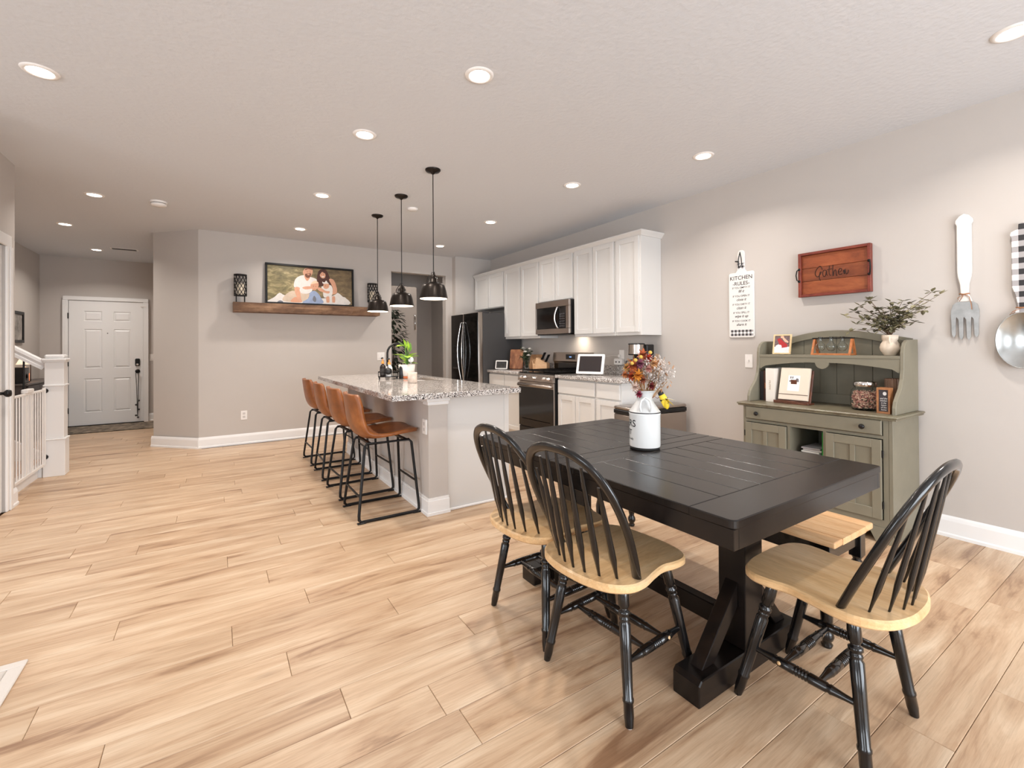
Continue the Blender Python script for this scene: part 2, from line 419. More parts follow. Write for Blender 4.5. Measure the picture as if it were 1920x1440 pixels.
wl = MB(); wl.box(-1.48, -1.36, 4.0, 4.24, 0, H); wl.box(-1.48, -1.36, 5.07, 5.27, 0, H); wl.box(-1.48, -1.36, 4.24, 5.07, 2.06, H)
struct('wall_left', wl, M_wall)
struct('wall_living', MB().box(-5.72, -1.48, 4.0, 4.12, 0, H), M_wall)
# rear wall and side wall behind the camera, with the glazed openings that let the daylight in
wr = MB()
wr.box(-5.72, -4.75, -2.72, -2.6, 0, H).box(-4.75, -2.05, -2.72, -2.6, 0, .65).box(-4.75, -2.05, -2.72, -2.6, 2.25, H).box(-2.05, 0.2, -2.72, -2.6, 0, H).box(0.2, 3.0, -2.72, -2.6, 2.2, H).box(3.0, XR, -2.72, -2.6, 0, H)
struct('wall_rear', wr, M_wall)
ws = MB(); ws.box(-5.72, -5.6, -2.6, -0.45, 0, H).box(-5.72, -5.6, -0.45, 2.05, 0, .65).box(-5.72, -5.6, -0.45, 2.05, 2.25, H).box(-5.72, -5.6, 2.05, 4.0, 0, H)
struct('wall_side', ws, M_wall)
def win(name, x0, x1, z0, z1, fixed, plane, n):
    m = MB(); t = .05
    def bx(a0, a1, c0, c1):
        if plane == 'y': m.box(a0, a1, fixed - .04, fixed + .02, c0, c1)
        else: m.box(fixed - .04, fixed + .02, a0, a1, c0, c1)
    bx(x0, x1, z0, z0 + t); bx(x0, x1, z1 - t, z1)
    for i in range(n + 1):
        xx = x0 + (x1 - x0 - t) * i / n; bx(xx, xx + t, z0 + t, z1 - t)
    struct(name, m, M_trim)
win('window_1', -4.75, -2.05, .65, 2.25, -2.6, 'y', 3); win('window_2', 0.2, 3.0, 0.0, 2.2, -2.6, 'y', 2); win('window_3', -0.45, 2.05, .65, 2.25, -5.62, 'x', 3)
# back hall seen through the doorway
struct('wall_pantry', MB().box(1.88, 2.0, 7.02, 8.72, 0, H).box(2.0, 3.66, 8.6, 8.72, 0, H).box(3.66, 3.78, 7.02, 8.72, 0, H), M_wall)

# ---- baseboards (profiled: board, cap, shoe)
def board_run(name, p0, p1, nrm, h=.135):
    p0, p1, nrm = Vector(p0), Vector(p1), Vector(nrm); d = (p1 - p0); L = d.length; d.normalize()
    prof = [(0, 0), (.022, 0), (.022, .018), (.015, .026), (.015, h - .03), (.010, h - .012), (.004, h), (0, h)]
    n = len(prof); vs = []
    for t in (0, L):
        for a, z in prof: q = p0 + d * t + nrm * a; vs.append((q.x, q.y, z))
    fs = [(i, (i + 1) % n, n + (i + 1) % n, n + i) for i in range(n)] + [tuple(range(n)), tuple(range(2 * n - 1, n - 1, -1))]
    struct(name, MB().add(vs, fs), M_trim)
board_run('baseboard_right', (XR, -2.6, 0), (XR, 3.12, 0), (-1, 0, 0))
board_run('baseboard_back', (-0.185, YB, 0), (2.268, YB, 0), (0, -1, 0))
board_run('baseboard_corner', (-0.685, 7.40, 0), (-0.18, 6.885, 0), Vector((-1, -1, 0)).normalized())
board_run('baseboard_left', (-1.36, 5.155, 0), (-1.36, 5.285, 0), (1, 0, 0))
board_run('baseboard_entry', (-0.97, 10.05, 0), (-0.67, 10.05, 0), (0, -1, 0))
board_run('baseboard_stair', (-1.36, 5.27, 0), (-1.47, 5.27, 0), (0, 1, 0))
board_run('baseboard_hall', (-2.32, 10.05, 0), (-2.32, 6.4, 0), (1, 0, 0))

# ---- door_1: closed door on the left wall, only its casing and knob in view
d1 = struct('door_1', MB().box(-1.41, -1.375, 4.25, 5.06, 0.005, 2.05), M_trim)
cs = MB()
for a, b2 in ((5.06, 5.15), (4.16, 4.25)): cs.prism([(0, 0), (.018, 0), (.024, .02), (.016, .05), (.012, .09), (0, .09)], 'xy', 0, 2.14).v
cs = MB()
cs.box(-1.36, -1.343, 5.06, 5.15, 0, 2.05, .005).box(-1.343, -1.335, 5.10, 5.15, 0, 2.05, .003)
cs.box(-1.36, -1.343, 4.16, 4.25, 0, 2.05, .005).box(-1.36, -1.343, 4.16, 5.15, 2.05, 2.14, .005)
cs.build('casing', M_trim, d1)
MB().lathe([(.03, 0), (.033, .004), (.03, .012), (.012, .016), (.011, .04), (.018, .045), (.027, .056), (.028, .068), (.022, .08), (0.0, .084)], 20, (-1.375, 4.945, .92), axis=(1, 0, 0)).build('knob', M_black, d1)
# ---- door_2: six panel front door at the end of the hall
d2 = MB(); yd = 10.02
def raised(mb, x0, x1, z0, z1, y, up=.010, w=.035):
    # sunk moulding round a raised field, looking along -y
    g = .012
    o = [(x0, z0), (x1, z0), (x1, z1), (x0, z1)]
    a = [(x0 + w * .35, z0 + w * .35), (x1 - w * .35, z0 + w * .35), (x1 - w * .35, z1 - w * .35), (x0 + w * .35, z1 - w * .35)]
    b2 = [(x0 + w, z0 + w), (x1 - w, z0 + w), (x1 - w, z1 - w), (x0 + w, z1 - w)]
    vs = [(p[0], y, p[1]) for p in o] + [(p[0], y + g, p[1]) for p in a] + [(p[0], y - .001, p[1]) for p in b2]
    fs = []
    for k in range(2):
        for i in range(4): fs.append((k * 4 + i, k * 4 + (i + 1) % 4, (k + 1) * 4 + (i + 1) % 4, (k + 1) * 4 + i))
    fs.append((8, 9, 10, 11)); mb.add(vs, fs)
xs = [-1.98, -1.80, -1.575, -1.432, -1.207, -1.045]; zs = [0.012, .215, .77, .935, 1.58, 1.71, 1.875, 2.04]
pans = {(1, 1), (3, 1), (1, 3), (3, 3), (1, 5), (3, 5)}
for i in range(5):
    for j in range(7):
        if (i, j) in pans: continue
        d2.add([(xs[i], yd, zs[j]), (xs[i + 1], yd, zs[j]), (xs[i + 1], yd, zs[j + 1]), (xs[i], yd, zs[j + 1])], [(0, 1, 2, 3)])
d2.box(-1.98, -1.045, yd + .013, 10.05, .012, 2.04)
door2 = struct('door_2', d2, M_trim)
for (i, j) in sorted(pans):
    p = MB(); raised(p, xs[i], xs[i + 1], zs[j], zs[j + 1], yd); p.build('panel', M_trim, door2)
c2 = MB()
for x0, x1 in ((-2.05, -1.985), (-1.04, -0.972)): c2.box(x0, x1, 10.0, 10.05, 0, 2.045, .006).box(min(x0, x1) + .0, x1 - .035 if x0 < -1.5 else x1, 9.99, 10.0, 0, 2.045)
c2.box(-2.05, -0.972, 10.0, 10.05, 2.045, 2.11, .006)
c2.build('casing', M_trim, door2)
for z in (1.79, 1.02, .26): MB().cyl((-1.983, 9.995, z - .045), (-1.983, 9.995, z + .045), .008, n=10).build('hinge', M_black, door2)
MB().box(-2.0, -1.03, 9.98, 10.05, 0, .012).build('threshold', M_black, door2)
MB().prism(rrect(-1.152, -1.086, .955, 1.085, .02), 'xz', yd, yd - .025, b=.004).build('keypad_lock', M_black, door2)
MB().lathe([(.02, 0), (.02, .012), (.012, .018), (0, .018)], 14, (-1.119, yd - .025, .985), axis=(0, -1, 0)).build('thumb_turn', M_chrome, door2)
MB().lathe([(.034, 0), (.034, .008), (.013, .014), (.013, .04), (.026, .05), (.028, .062), (.02, .072), (0, .076)], 18, (-1.119, yd, .868), axis=(0, -1, 0)).build('knob', M_black, door2)
MB().lathe([(.008, 0), (.008, .004), (0, .005)], 10, (-1.507, yd, 1.512), axis=(0, -1, 0)).build('peephole', M_darksteel, door2)
MB().box(-1.075, -1.0, 9.985, yd, 1.965, 1.985, .003).build('door_sensor', M_plastic_w, door2)
# ---- trim_1: painted jamb of the back doorway
struct('trim_1', MB().box(3.19, 3.197, YB - .001, YB + .121, 0, 2.43).box(2.268, 2.275, YB - .001, YB + .121, 0, 2.43).box(2.268, 3.197, YB - .001, YB + .121, 2.423, 2.43), M_wall)

# ================================================================== CEILING FITTINGS
M_lens = pm('lamp_lens', (255, 244, 232), 0.4, emis=9.0)
def make_downlight():
    t = thing('recessed_downlight', 'x', 'ceiling light', (0, 0, H), 'round recessed downlights in the ceiling')
    MB().lathe([(.054, -.0005), (.055, -.006), (.062, -.009), (.076, -.006), (.080, -.0005)], 28, (0, 0, 0)).build('trim_ring', M_plastic_w, t, local=True)
    MB().lathe([(.054, -.0005), (.053, -.005), (0, -.008)], 28).build('lens', M_lens, t, local=True)
    ld = bpy.data.lights.new('downlight', 'AREA'); ld.shape = 'DISK'; ld.size = .10; ld.energy = LAMP_W; ld.color = LAMP_C; ld.spread = R(138)
    lo = bpy.data.objects.new('downlight_lamp', ld); COL.objects.link(lo); lo.parent = t; lo.location = (0, 0, -.014)
    return t
dl = make_downlight()
spots = [((-0.785, 3.41), 'recessed downlight near the upper left corner, above the open floor'),
         ((1.218, 2.181), 'large looking recessed downlight at the top centre, nearest the camera'),
         ((0.878, 3.221), 'recessed downlight just above and left of the three pendants, nearest of its row'),
         ((3.221, 2.168), 'recessed downlight above the cutting board wall sign'),
         ((0.876, 4.731), 'recessed downlight left of the middle pendant canopy'),
         ((2.772, 3.216), 'recessed downlight in front of the tall right hand wall cabinets'),
         ((0.891, 6.212), 'recessed downlight above the framed family picture'),
         ((2.760, 4.693), 'recessed downlight in front of the cabinets over the microwave'),
         ((2.777, 6.194), 'recessed downlight nearest the refrigerator'),
         ((-0.978, 5.868), 'recessed downlight in the hall, beside the smoke alarm'),
         ((-1.498, 7.424), 'middle one of the hall downlights, left above the newel post'),
         ((-1.492, 9.093), 'farthest downlight in the hall, next to the ceiling vent'),
         ((2.85, 7.42), 'added unseen downlight that brightens the back hall behind the doorway'),
         ((3.208, 0.504), 'recessed downlight at the top right edge above the spoon')]
for i, ((x, y), lb) in enumerate(spots):
    if i == 0: dl.location = (x, y, H); dl['label'] = lb; ORG[dl] = Vector((x, y, H))
    else:
        q = dup(dl, (x, y, H), lab=lb)
        if y > 7 and x > 2:                      # weaker out-of-view lamp, added to brighten the back hall doorway
            for c in q.children:
                if c.type == 'LIGHT': c.data = c.data.copy(); c.data.energy = 2.2
M_pend = pm('pendant_bronze', (44, 38, 34), 0.32, 0.75)
M_pin = pm('pendant_inside_white', (250, 240, 226), 0.5)
M_bulb = pm('warm_bulb', (255, 232, 204), 0.4, emis=5.0)
def make_pendant():
    t = thing('pendant_lamp', 'x', 'pendant light', (0, 0, H), 'dark dome pendants over the island')
    MB().lathe([(.064, 0), (.064, -.008), (.055, -.018), (.02, -.026), (.008, -.04), (0, -.04)], 28).build('canopy', M_pend, t, local=True)
    MB().cyl((0, 0, -.03), (0, 0, -.90), .004, n=8).build('cord', M_black, t, local=True)
    sh = MB().lathe([(.007, -.880), (.014, -.895), (.018, -.905), (.034, -.915), (.040, -.925), (.042, -.950), (.050, -.957), (.076, -.962), (.088, -.970), (.096, -.988), (.106, -1.02), (.114, -1.06), (.119, -1.082), (.119, -1.086), (.116, -1.086)], 40)
    s = sh.build('shade', M_pend, t, local=True)
    MB().lathe([(.1155, -1.0855), (.113, -1.08), (.103, -1.02), (.093, -.990), (.084, -.974), (.02, -.966), (0, -.966)], 40).build('shade_lining', M_pin, s, local=True)
    for k in range(3):
        a = k * 2 * PI / 3 + .5; c, q = math.cos(a), math.sin(a)
        MB().tube([(c * .010, q * .010, -.862), (c * .020, q * .020, -.885), (c * .040, q * .040, -.905), (c * .053, q * .053, -.930), (c * .054, q * .054, -.958)], .004, 6).build('arm', M_pend, t, local=True)
    MB().lathe([(.1145, -1.084), (.110, -1.088), (.06, -1.092), (0, -1.093)], 32).build('diffuser', M_bulb, t, local=True)
    ld = bpy.data.lights.new('pendant_bulb', 'AREA'); ld.shape = 'DISK'; ld.size = .20; ld.energy = 3; ld.color = (1, .86, .72)
    lo = bpy.data.objects.new('pendant_bulb_lamp', ld); COL.objects.link(lo); lo.parent = t; lo.location = (0, 0, -1.098)
    return t
pd = make_pendant()
for i, (y, lb) in enumerate(((3.56, 'nearest pendant, dark bronze dome hanging over the island end'), (4.34, 'middle pendant, dark bronze dome in front of the doorway'), (5.13, 'farthest pendant, dark bronze dome overlapping the wood shelf end'))):
    if i == 0: pd.location = (1.535, y, H); pd['label'] = lb
    else: dup(pd, (1.535, y, H), lab=lb)
t = thing('smoke_alarm', 'round white slotted smoke alarm on the hall ceiling', 'smoke alarm', (-.48, 5.81, H))
MB().lathe([(.070, H), (.070, H - .014), (.066, H - .018)], 28, (-.48, 5.81, 0)).build('base', M_plastic_w, t)
MB().lathe([(.060, H - .016), (.060, H - .026)], 28, (-.48, 5.81, 0)).build('slot_ring', M_darksteel, t)
MB().lathe([(.066, H - .024), (.066, H - .036), (.058, H - .045), (0, H - .047)], 28, (-.48, 5.81, 0)).build('cover', M_plastic_w, t)
t = thing('ceiling_sensor', 'small flat white disc sensor on the ceiling behind the pendants', 'ceiling sensor', (1.78, 4.675, H))
MB().lathe([(.055, H), (.055, H - .012), (.045, H - .02)], 24, (1.78, 4.675, 0)).build('base', M_plastic_w, t)
MB().lathe([(.045, H - .02), (.04, H - .024), (0, H - .025)], 24, (1.78, 4.675, 0)).build('cover', M_plastic_w, t)
t = thing('ceiling_vent', 'slim slotted air vent in the hall ceiling', 'vent', (-1.14, 8.84, H))
MB().box(-1.30, -.98, 8.78, 8.90, H - .006, H, .002).build('frame', M_plastic_w, t)
for k in range(5): MB().box(-1.28, -1.0, 8.795 + k * .02, 8.805 + k * .02, H - .009, H - .006).build('slat', M_darksteel, t)

# ================================================================== KITCHEN CABINETS
def shaker(mb, x, y0, y1, z0, z1, face=-1, w=.055, t=.020):
    """shaker door standing in the plane x, its front looking along face*x"""
    xf, xb = x, x - face * t
    a, b2 = min(xf, xb), max(xf, xb)
    mb.box(a, b2, y0, y0 + w, z0, z1, .0015).box(a, b2, y1 - w, y1, z0, z1, .0015)
    mb.box(a, b2, y0 + w, y1 - w, z0, z0 + w, .0015).box(a, b2, y0 + w, y1 - w, z1 - w, z1, .0015)
    p = x - face * .011
    mb.box(min(p, xb), max(p, xb), y0 + w - .003, y1 - w + .003, z0 + w - .003, z1 - w + .003)
    return mb
def slab(mb, x, y0, y1, z0, z1, t=.020):
    return mb.box(x, x + t, y0, y1, z0, z1, .002)
def wall_unit(lab, y0, y1, z0, z1, doors, lip=.03):
    t = thing('wall_cabinet', lab, 'cabinet', (3.98, (y0 + y1) / 2, z0), 'white wall cabinets')
    MB().box(3.667, 3.979, y0 + .001, y1 - .001, z0, z1, .001).build('body', M_cab, t)
    for a, b2 in doors: shaker(MB(), 3.647, a, b2, z0 + lip, z1 - .012).build('door', M_cab, t)
    return t
wall_unit('short white two door cabinet above the refrigerator', 5.825, 6.755, 1.85, 2.40, [(6.295, 6.735), (5.845, 6.285)], .012)
wall_unit('tall white two door wall cabinet between refrigerator and microwave', 4.935, 5.82, 1.36, 2.40, [(5.395, 5.805), (4.955, 5.365)], .032)
wall_unit('short white two door cabinet directly above the microwave', 4.232, 4.93, 1.825, 2.40, [(4.587, 4.915), (4.247, 4.579)], .012)
wall_unit('tall white two door wall cabinet right of the microwave', 3.545, 4.227, 1.36, 2.40, [(3.895, 4.212), (3.562, 3.885)], .032)
wall_unit('single door white wall cabinet at the right end of the run', 3.19, 3.54, 1.36, 2.40, [(3.21, 3.525)], .032)
cr = MB(); prof = [(0, 0), (.012, 0), (.020, .012), (.040, .034), (.046, .040), (.046, .052), (0, .052)]
def crown_pt(a, z, end): return (3.668 - a, (3.191 - a) if end == 0 else 6.757, 2.385 + z)
n = len(prof); vs = [crown_pt(a, z, 0) for a, z in prof] + [crown_pt(a, z, 1) for a, z in prof] + [(3.979, 3.191 - a, 2.385 + z) for a, z in prof]
fs = [(i, (i + 1) % n, n + (i + 1) % n, n + i) for i in range(n)] + [(i, (i + 1) % n, 2 * n + (i + 1) % n, 2 * n + i) for i in range(n)] + [tuple(range(n, 2 * n)), tuple(range(2 * n, 3 * n))]
cr.add(vs, fs).box(3.668, 3.979, 3.191, 6.757, 2.4005, 2.437)
solo('crown_moulding', 'white crown moulding running along the top of the wall cabinets', 'moulding', cr, M_cab, (3.8, 4.97, 2.385))

def base_unit(lab, y0, y1, drawers, doors):
    t = thing('base_cabinet', lab, 'cabinet', (3.98, (y0 + y1) / 2, 0), 'white base cabinets along the wall')
    MB().box(3.382, 3.979, y0, y1, .10, .874, .001).build('body', M_cab, t)
    MB().box(3.43, 3.979, y0 + .001, y1 - .001, 0, .10).build('toe_kick', M_cab, t)
    for a, b2 in drawers: slab(MB(), 3.361, a, b2, .705, .855).build('drawer', M_cab, t)
    for a, b2 in doors: shaker(MB(), 3.361, a, b2, .125, .685).build('door', M_cab, t)
    return t
base_unit('white base cabinet between refrigerator and range', 4.94, 5.795, [(4.955, 5.36), (5.375, 5.78)], [(4.955, 5.36), (5.375, 5.78)])
base_unit('wide white base cabinet right of the range with two doors', 3.555, 4.198, [(3.57, 4.183)], [(3.88, 4.183), (3.57, 3.872)])
base_unit('narrow white base cabinet at the right end of the counter', 3.20, 3.552, [(3.215, 3.537)], [(3.215, 3.537)])
def counter(lab, y0, y1):
    t = thing('countertop', lab, 'countertop', (3.65, (y0 + y1) / 2, .875), 'granite wall counters')
    MB().box(3.33, 3.979, y0, y1, .8755, .915, .006, seg=2).build('slab', M_granite, t)
    solo('backsplash', lab.replace('counter', 'backsplash strip behind the counter').replace(' under the digital frame', ''), 'backsplash', MB().box(3.957, 3.979, y0, y1, .9155, 1.015, .002), M_granite, (3.97, (y0 + y1) / 2, .9155), 'granite backsplash strips')
counter('speckled granite counter left of the range', 4.938, 5.797)
counter('speckled granite counter right of the range under the digital frame', 3.155, 4.20)

# ---- refrigerator
t = thing('refrigerator', 'black stainless side by side refrigerator with curved chrome handles', 'refrigerator', (3.6, 6.25, 0))
M_frside = pm('fridge_side_grey', (74, 72, 72), 0.5, 0.2, bmp=0.05, bscale=300)
MB().box(3.275, 3.95, 5.803, 6.70, .02, 1.745, .006).build('body', M_frside, t)
for a, b2, nm in ((6.272, 6.70, 'freezer_door'), (5.803, 6.264, 'fridge_door')):
    d = MB().box(3.195, 3.272, a, b2, .03, 1.755, .010, seg=2).build(nm, M_steel, t)
    MB().box(3.1905, 3.196, a + .006, b2 - .006, .036, 1.749, .002).build('front_panel', M_blackglass, d)
for y, s in ((6.315, 1), (6.215, -1)):
    pts = [(3.19, y - s * .012, .72), (3.165, y - s * .008, .73)] + [(3.165 - .045 * math.sin(PI * k / 12), y + s * .0 + s * .028 * math.sin(PI * k / 12) - s * .008, .74 + .86 * k / 12) for k in range(13)] + [(3.165, y - s * .008, 1.61), (3.19, y - s * .012, 1.62)]
    MB().tube(pts, .009, 8).build('handle', M_chrome, t)
dsp = MB().box(3.184, 3.1905, 6.40, 6.62, .90, 1.27, .003).build('dispenser', M_plastic_k, t)
MB().box(3.181, 3.184, 6.42, 6.60, 1.16, 1.25).build('display', M_blackglass, dsp)
MB().box(3.170, 3.186, 6.42, 6.60, .905, .925, .002).build('drip_tray', M_darksteel, dsp)
MB().box(3.26, 3.40, 5.83, 5.93, 1.746, 1.772, .004).build('hinge_cover', M_darksteel, t)
for y in (5.86, 6.60): MB().box(3.30, 3.38, y, y + .05, 0, .02).build('foot', M_plastic_k, t)

# ---- microwave over the range
t = thing('microwave', 'stainless over the range microwave with curved handle', 'microwave', (3.75, 4.59, 1.40))
MB().box(3.615, 3.975, 4.237, 4.928, 1.41, 1.822, .003).build('body', M_plastic_k, t)
fr = MB(); fr.box(3.585, 3.614, 4.237, 4.928, 1.745, 1.822, .004).box(3.585, 3.614, 4.237, 4.928, 1.405, 1.47, .004).box(3.585, 3.614, 4.237, 4.30, 1.471, 1.744, .003).box(3.585, 3.614, 4.905, 4.928, 1.471, 1.744, .003)
fr.build('front_frame', M_steel, t)
MB().box(3.59, 3.614, 4.455, 4.904, 1.472, 1.743, .002).build('door_glass', M_blackglass, t)
MB().box(3.588, 3.614, 4.301, 4.453, 1.472, 1.743, .002).build('control_panel', M_blackglass, t)
MB().tube([(3.588, 4.455, 1.478)] + [(3.575 - .028 * math.sin(PI * k / 10), 4.455 - .0 + .018 * math.sin(PI * k / 10), 1.485 + .245 * k / 10) for k in range(11)] + [(3.588, 4.455, 1.737)], .011, 8).build('handle', M_chrome, t)
kp = MB()
for i in range(6):
    for j in range(3): kp.box(3.5868, 3.588, 4.325 + j * .036, 4.350 + j * .036, 1.49 + i * .03, 1.508 + i * .03)
kp.build('keypad', pm('keypad_grey', (70, 68, 70), .4), t)
MB().box(3.60, 3.95, 4.27, 4.90, 1.392, 1.41).build('vent_grille', M_plastic_k, t)
ld = bpy.data.lights.new('cooktop_lamp', 'AREA'); ld.size = .10; ld.energy = 1.3; ld.color = (1, .86, .7); ld.spread = R(150)
lo = bpy.data.objects.new('cooktop_lamp', ld); COL.objects.link(lo); lo.parent = t; lo.location = (3.86 - 3.75, 4.42 - 4.59, -.012)
lo.rotation_euler = (0, R(-25), 0)

# ---- range
t = thing('range', 'stainless gas range with black glass oven door', 'range', (3.62, 4.57, 0))
y0, y1 = 4.204, 4.933
MB().box(3.335, 3.955, y0, y1, .02, .905, .002).build('body', M_plastic_k, t)
MB().box(3.32, 3.90, y0, y1, .906, .922, .003).build('cooktop', M_blackglass, t)
g = MB()
for k in range(3):
    a = y0 + .02 + k * .232; b2 = a + .225
    for yy in (a, (a + b2) / 2, b2): g.box(3.36, 3.86, yy - .005, yy + .005, .935, .948)
    for xx in (3.36, 3.53, 3.70, 3.85): g.box(xx, xx + .01, a, b2, .935, .948)
    for xx in (3.362, 3.852):
        for yy in (a, b2): g.box(xx, xx + .008, yy - .004, yy + .004, .922, .936)
g.build('burner_grate', M_black, t)
cp = MB().prism([(3.30, .815), (3.335, .815), (3.335, .905), (3.32, .905), (3.306, .895)], 'xz', y0, y1).build('control_panel', M_steel, t)
for k, yy in enumerate((4.285, 4.36, 4.565, 4.77, 4.845)):
    k2 = MB().lathe([(.026, 0), (.026, .006), (.020, .010), (.019, .034), (.016, .038), (0, .038)], 18, (3.302, yy, .858), axis=(-1, 0, .08)).build('knob', M_chrome, t)
dr = MB().box(3.318, 3.335, y0 + .004, y1 - .004, .235, .808, .003).build('oven_door', M_steel, t)
MB().box(3.312, 3.318, y0 + .004, y1 - .004, .237, .735, .002).build('door_glass', M_blackglass, dr)
MB().box(3.312, 3.317, y0 + .07, y1 - .07, .33, .338).build('window_edge', M_darksteel, dr)
hd = MB().tube([(3.318, y0 + .05, .765), (3.272, y0 + .045, .768), (3.268, (y0 + y1) / 2, .768), (3.272, y1 - .045, .768), (3.318, y1 - .05, .765)], .015, 8, flat=1.4).build('handle', M_steel, dr)
MB().box(3.318, 3.335, y0 + .004, y1 - .004, .06, .228, .003).build('drawer', M_plastic_k, t)
bgp = MB().prism([(3.905, .922), (3.90, 1.03), (3.885, 1.05), (3.892, 1.165), (3.955, 1.165), (3.955, .922)], 'xz', y0, y1).build('backguard', M_steel, t)
MB().box(3.898, 3.904, y0 + .01, y1 - .01, .925, 1.028).build('black_strip', M_blackglass, bgp)
MB().box(3.883, 3.89, 4.48, 4.66, 1.075, 1.14).build('display', M_blackglass, bgp)
dg = MB(); text_on(dg, '12:45', .022, lambda x, y: (3.8825, 4.57 - x, 1.10 + y)); dg.build('clock_digits', pm('clock_glow', (150, 190, 255), .5, emis=1.5), bgp)
for y in (4.24, 4.86): MB().box(3.36, 3.40, y, y + .04, 0, .02).build('foot', M_plastic_k, t)

# ---- things on the wall counters (top at 0.915)
ZC = .915
def facing(cx, cy): return math.atan2(-cy, -cx)     # turns local +x towards the camera side
def face_frame(loc, ang):
    return Matrix.Translation(loc) @ Matrix.Rotation(ang, 4, 'Z')
# digital photo frame on a wire stand, tilted back
t = thing('digital_frame', 'white framed dark tablet screen leaning on the right counter', 'digital frame', (3.60, 3.85, ZC))
A = face_frame((3.57, 3.87, ZC), R(205)) @ Matrix.Rotation(R(-17), 4, 'Y')
MB().prism(rrect(-.165, .165, .012, .248, .012), 'yz', -.008, .012, b=.003).xf(A).build('frame', M_plastic_w, t)
MB().box(.012, .0135, -.135, .135, .04, .222).xf(A).build('screen', pm('screen_off_grey', (52, 46, 46), .15), t)
B = face_frame((3.57, 3.87, ZC), R(205))
MB().tube([(-.06, -.06, .14), (-.13, -.06, .003), (.02, -.06, .003), (.05, -.06, .003), (.05, -.06, .014)], .003, 6).tube([(-.06, .06, .14), (-.13, .06, .003), (.02, .06, .003), (.05, .06, .003), (.05, .06, .014)], .003, 6).xf(B).build('wire_stand', M_chrome, t)
# smart display
t = thing('smart_display', 'small white framed display standing beside the refrigerator', 'display', (3.49, 5.62, ZC))
A = face_frame((3.47, 5.62, ZC), R(216)) @ Matrix.Rotation(R(-14), 4, 'Y')
MB().prism(rrect(-.095, .095, .006, .135, .014), 'yz', -.006, .01, b=.003).xf(A).build('frame', M_plastic_w, t)
MB().box(.010, .0112, -.078, .078, .02, .118).xf(A).build('screen', pm('screen_dim', (44, 44, 46), .2, var=.5, vscale=20), t)
MB().prism([(-.09, 0), (.0, 0), (-.02, .08)], 'xz', -.05, .05).xf(face_frame((3.47, 5.62, ZC), R(216))).build('base', pm('fabric_grey', (150, 146, 142), .9), t)
# cutting boards
M_cb = wood('cutting_board_wood', (92, 52, 30), (150, 92, 56), (196, 138, 92), (14, 14, 2), .45)
A = face_frame((3.68, 5.55, ZC), R(222)) @ Matrix.Rotation(R(-16), 4, 'Y')
solo('cutting_board', 'dark striped wooden cutting board leaning beside the refrigerator', 'cutting board', MB().prism(rrect(-.10, .10, 0.004, .30, .02), 'yz', -.012, .01, b=.004).xf(A), M_cb, (3.68, 5.55, ZC))
A = face_frame((3.86, 5.32, ZC), R(205)) @ Matrix.Rotation(R(-13), 4, 'Y')
solo('cutting_board', 'pale edged wooden cutting board behind the white flowers', 'cutting board', MB().prism(rrect(-.10, .10, 0.004, .22, .02), 'yz', -.012, .01, b=.004).xf(A), wood('cutting_board_pale', (150, 100, 62), (190, 140, 96), (216, 172, 128), (14, 14, 2), .45), (3.86, 5.32, ZC))
# vase with white flowers
M_leafdk = pm('dark_leaf', (74, 84, 58), .6, var=.35, vscale=30)
M_petal = pm('white_petal', (244, 240, 232), .6)
vx, vy = 3.70, 5.30
t = thing('flower_vase', 'glass vase of white flowers on the left counter', 'vase', (vx, vy, ZC))
MB().lathe([(.03, ZC), (.036, ZC + .02), (.036, ZC + .11), (.028, ZC + .13), (.031, ZC + .145), (.027, ZC + .145), (.025, ZC + .13), (.032, ZC + .11), (.032, ZC + .02), (0, ZC + .012)], 18, (vx, vy, 0)).build('glass', M_glass, t)
rf = random.Random(3); st = MB(); lf = MB(); fl = MB()
def leaf(mb, p, d, ln, wd, mi=0, up=None):
    d = Vector(d).normalized(); s = d.cross(Vector((0, 0, 1)) if abs(d.z) < .95 else Vector((1, 0, 0))).normalized(); nrm = s.cross(d)
    p = Vector(p); q = [p, p + d * ln * .35 + s * wd * .5 + nrm * wd * .12, p + d * ln * .7 + s * wd * .38, p + d * ln - nrm * wd * .15, p + d * ln * .7 - s * wd * .38, p + d * ln * .35 - s * wd * .5 + nrm * wd * .12]
    mid = p + d * ln * .5 - nrm * wd * .1
    q.append(mid); mb.add(q, [(0, 1, 6), (1, 2, 6), (2, 3, 6), (3, 4, 6), (4, 5, 6), (5, 0, 6)], mi)
def bloom(mb, c, r, n=8, layers=3, rr=rf):
    for l in range(layers):
        for k in range(n):
            a = 2 * PI * (k + .5 * l) / n; el = R(15 + 28 * l)
            leaf(mb, c, (math.cos(a) * math.cos(el), math.sin(a) * math.cos(el), math.sin(el)), r * (1 - .18 * l), r * .75)
for k in range(16):
    a = rf.uniform(0, 2 * PI); s_ = rf.uniform(.02, .10); zt = ZC + rf.uniform(.17, .33)
    e = (vx + math.cos(a) * s_, vy + math.sin(a) * s_, zt)
    st.tube([(vx, vy, ZC + .02), (vx + math.cos(a) * s_ * .4, vy + math.sin(a) * s_ * .4, ZC + .15), e], .002, 5)
    for j in range(14):
        u = rf.uniform(.5, 1.0); q = Vector((vx, vy, ZC + .1)).lerp(Vector(e), u)
        leaf(lf, q, (rf.uniform(-1, 1), rf.uniform(-1, 1), rf.uniform(-.3, .8)), .045, .022)
for q in ((-.06, -.05, .25), (-.02, -.07, .20), (-.05, .02, .30), (.03, -.03, .29)): fl = MB(); bloom(fl, (vx + q[0], vy + q[1], ZC + q[2]), .042); fl.build('bloom', M_petal, t)
st.build('stems', M_leafdk, t); lf.build('foliage', M_leafdk, t)
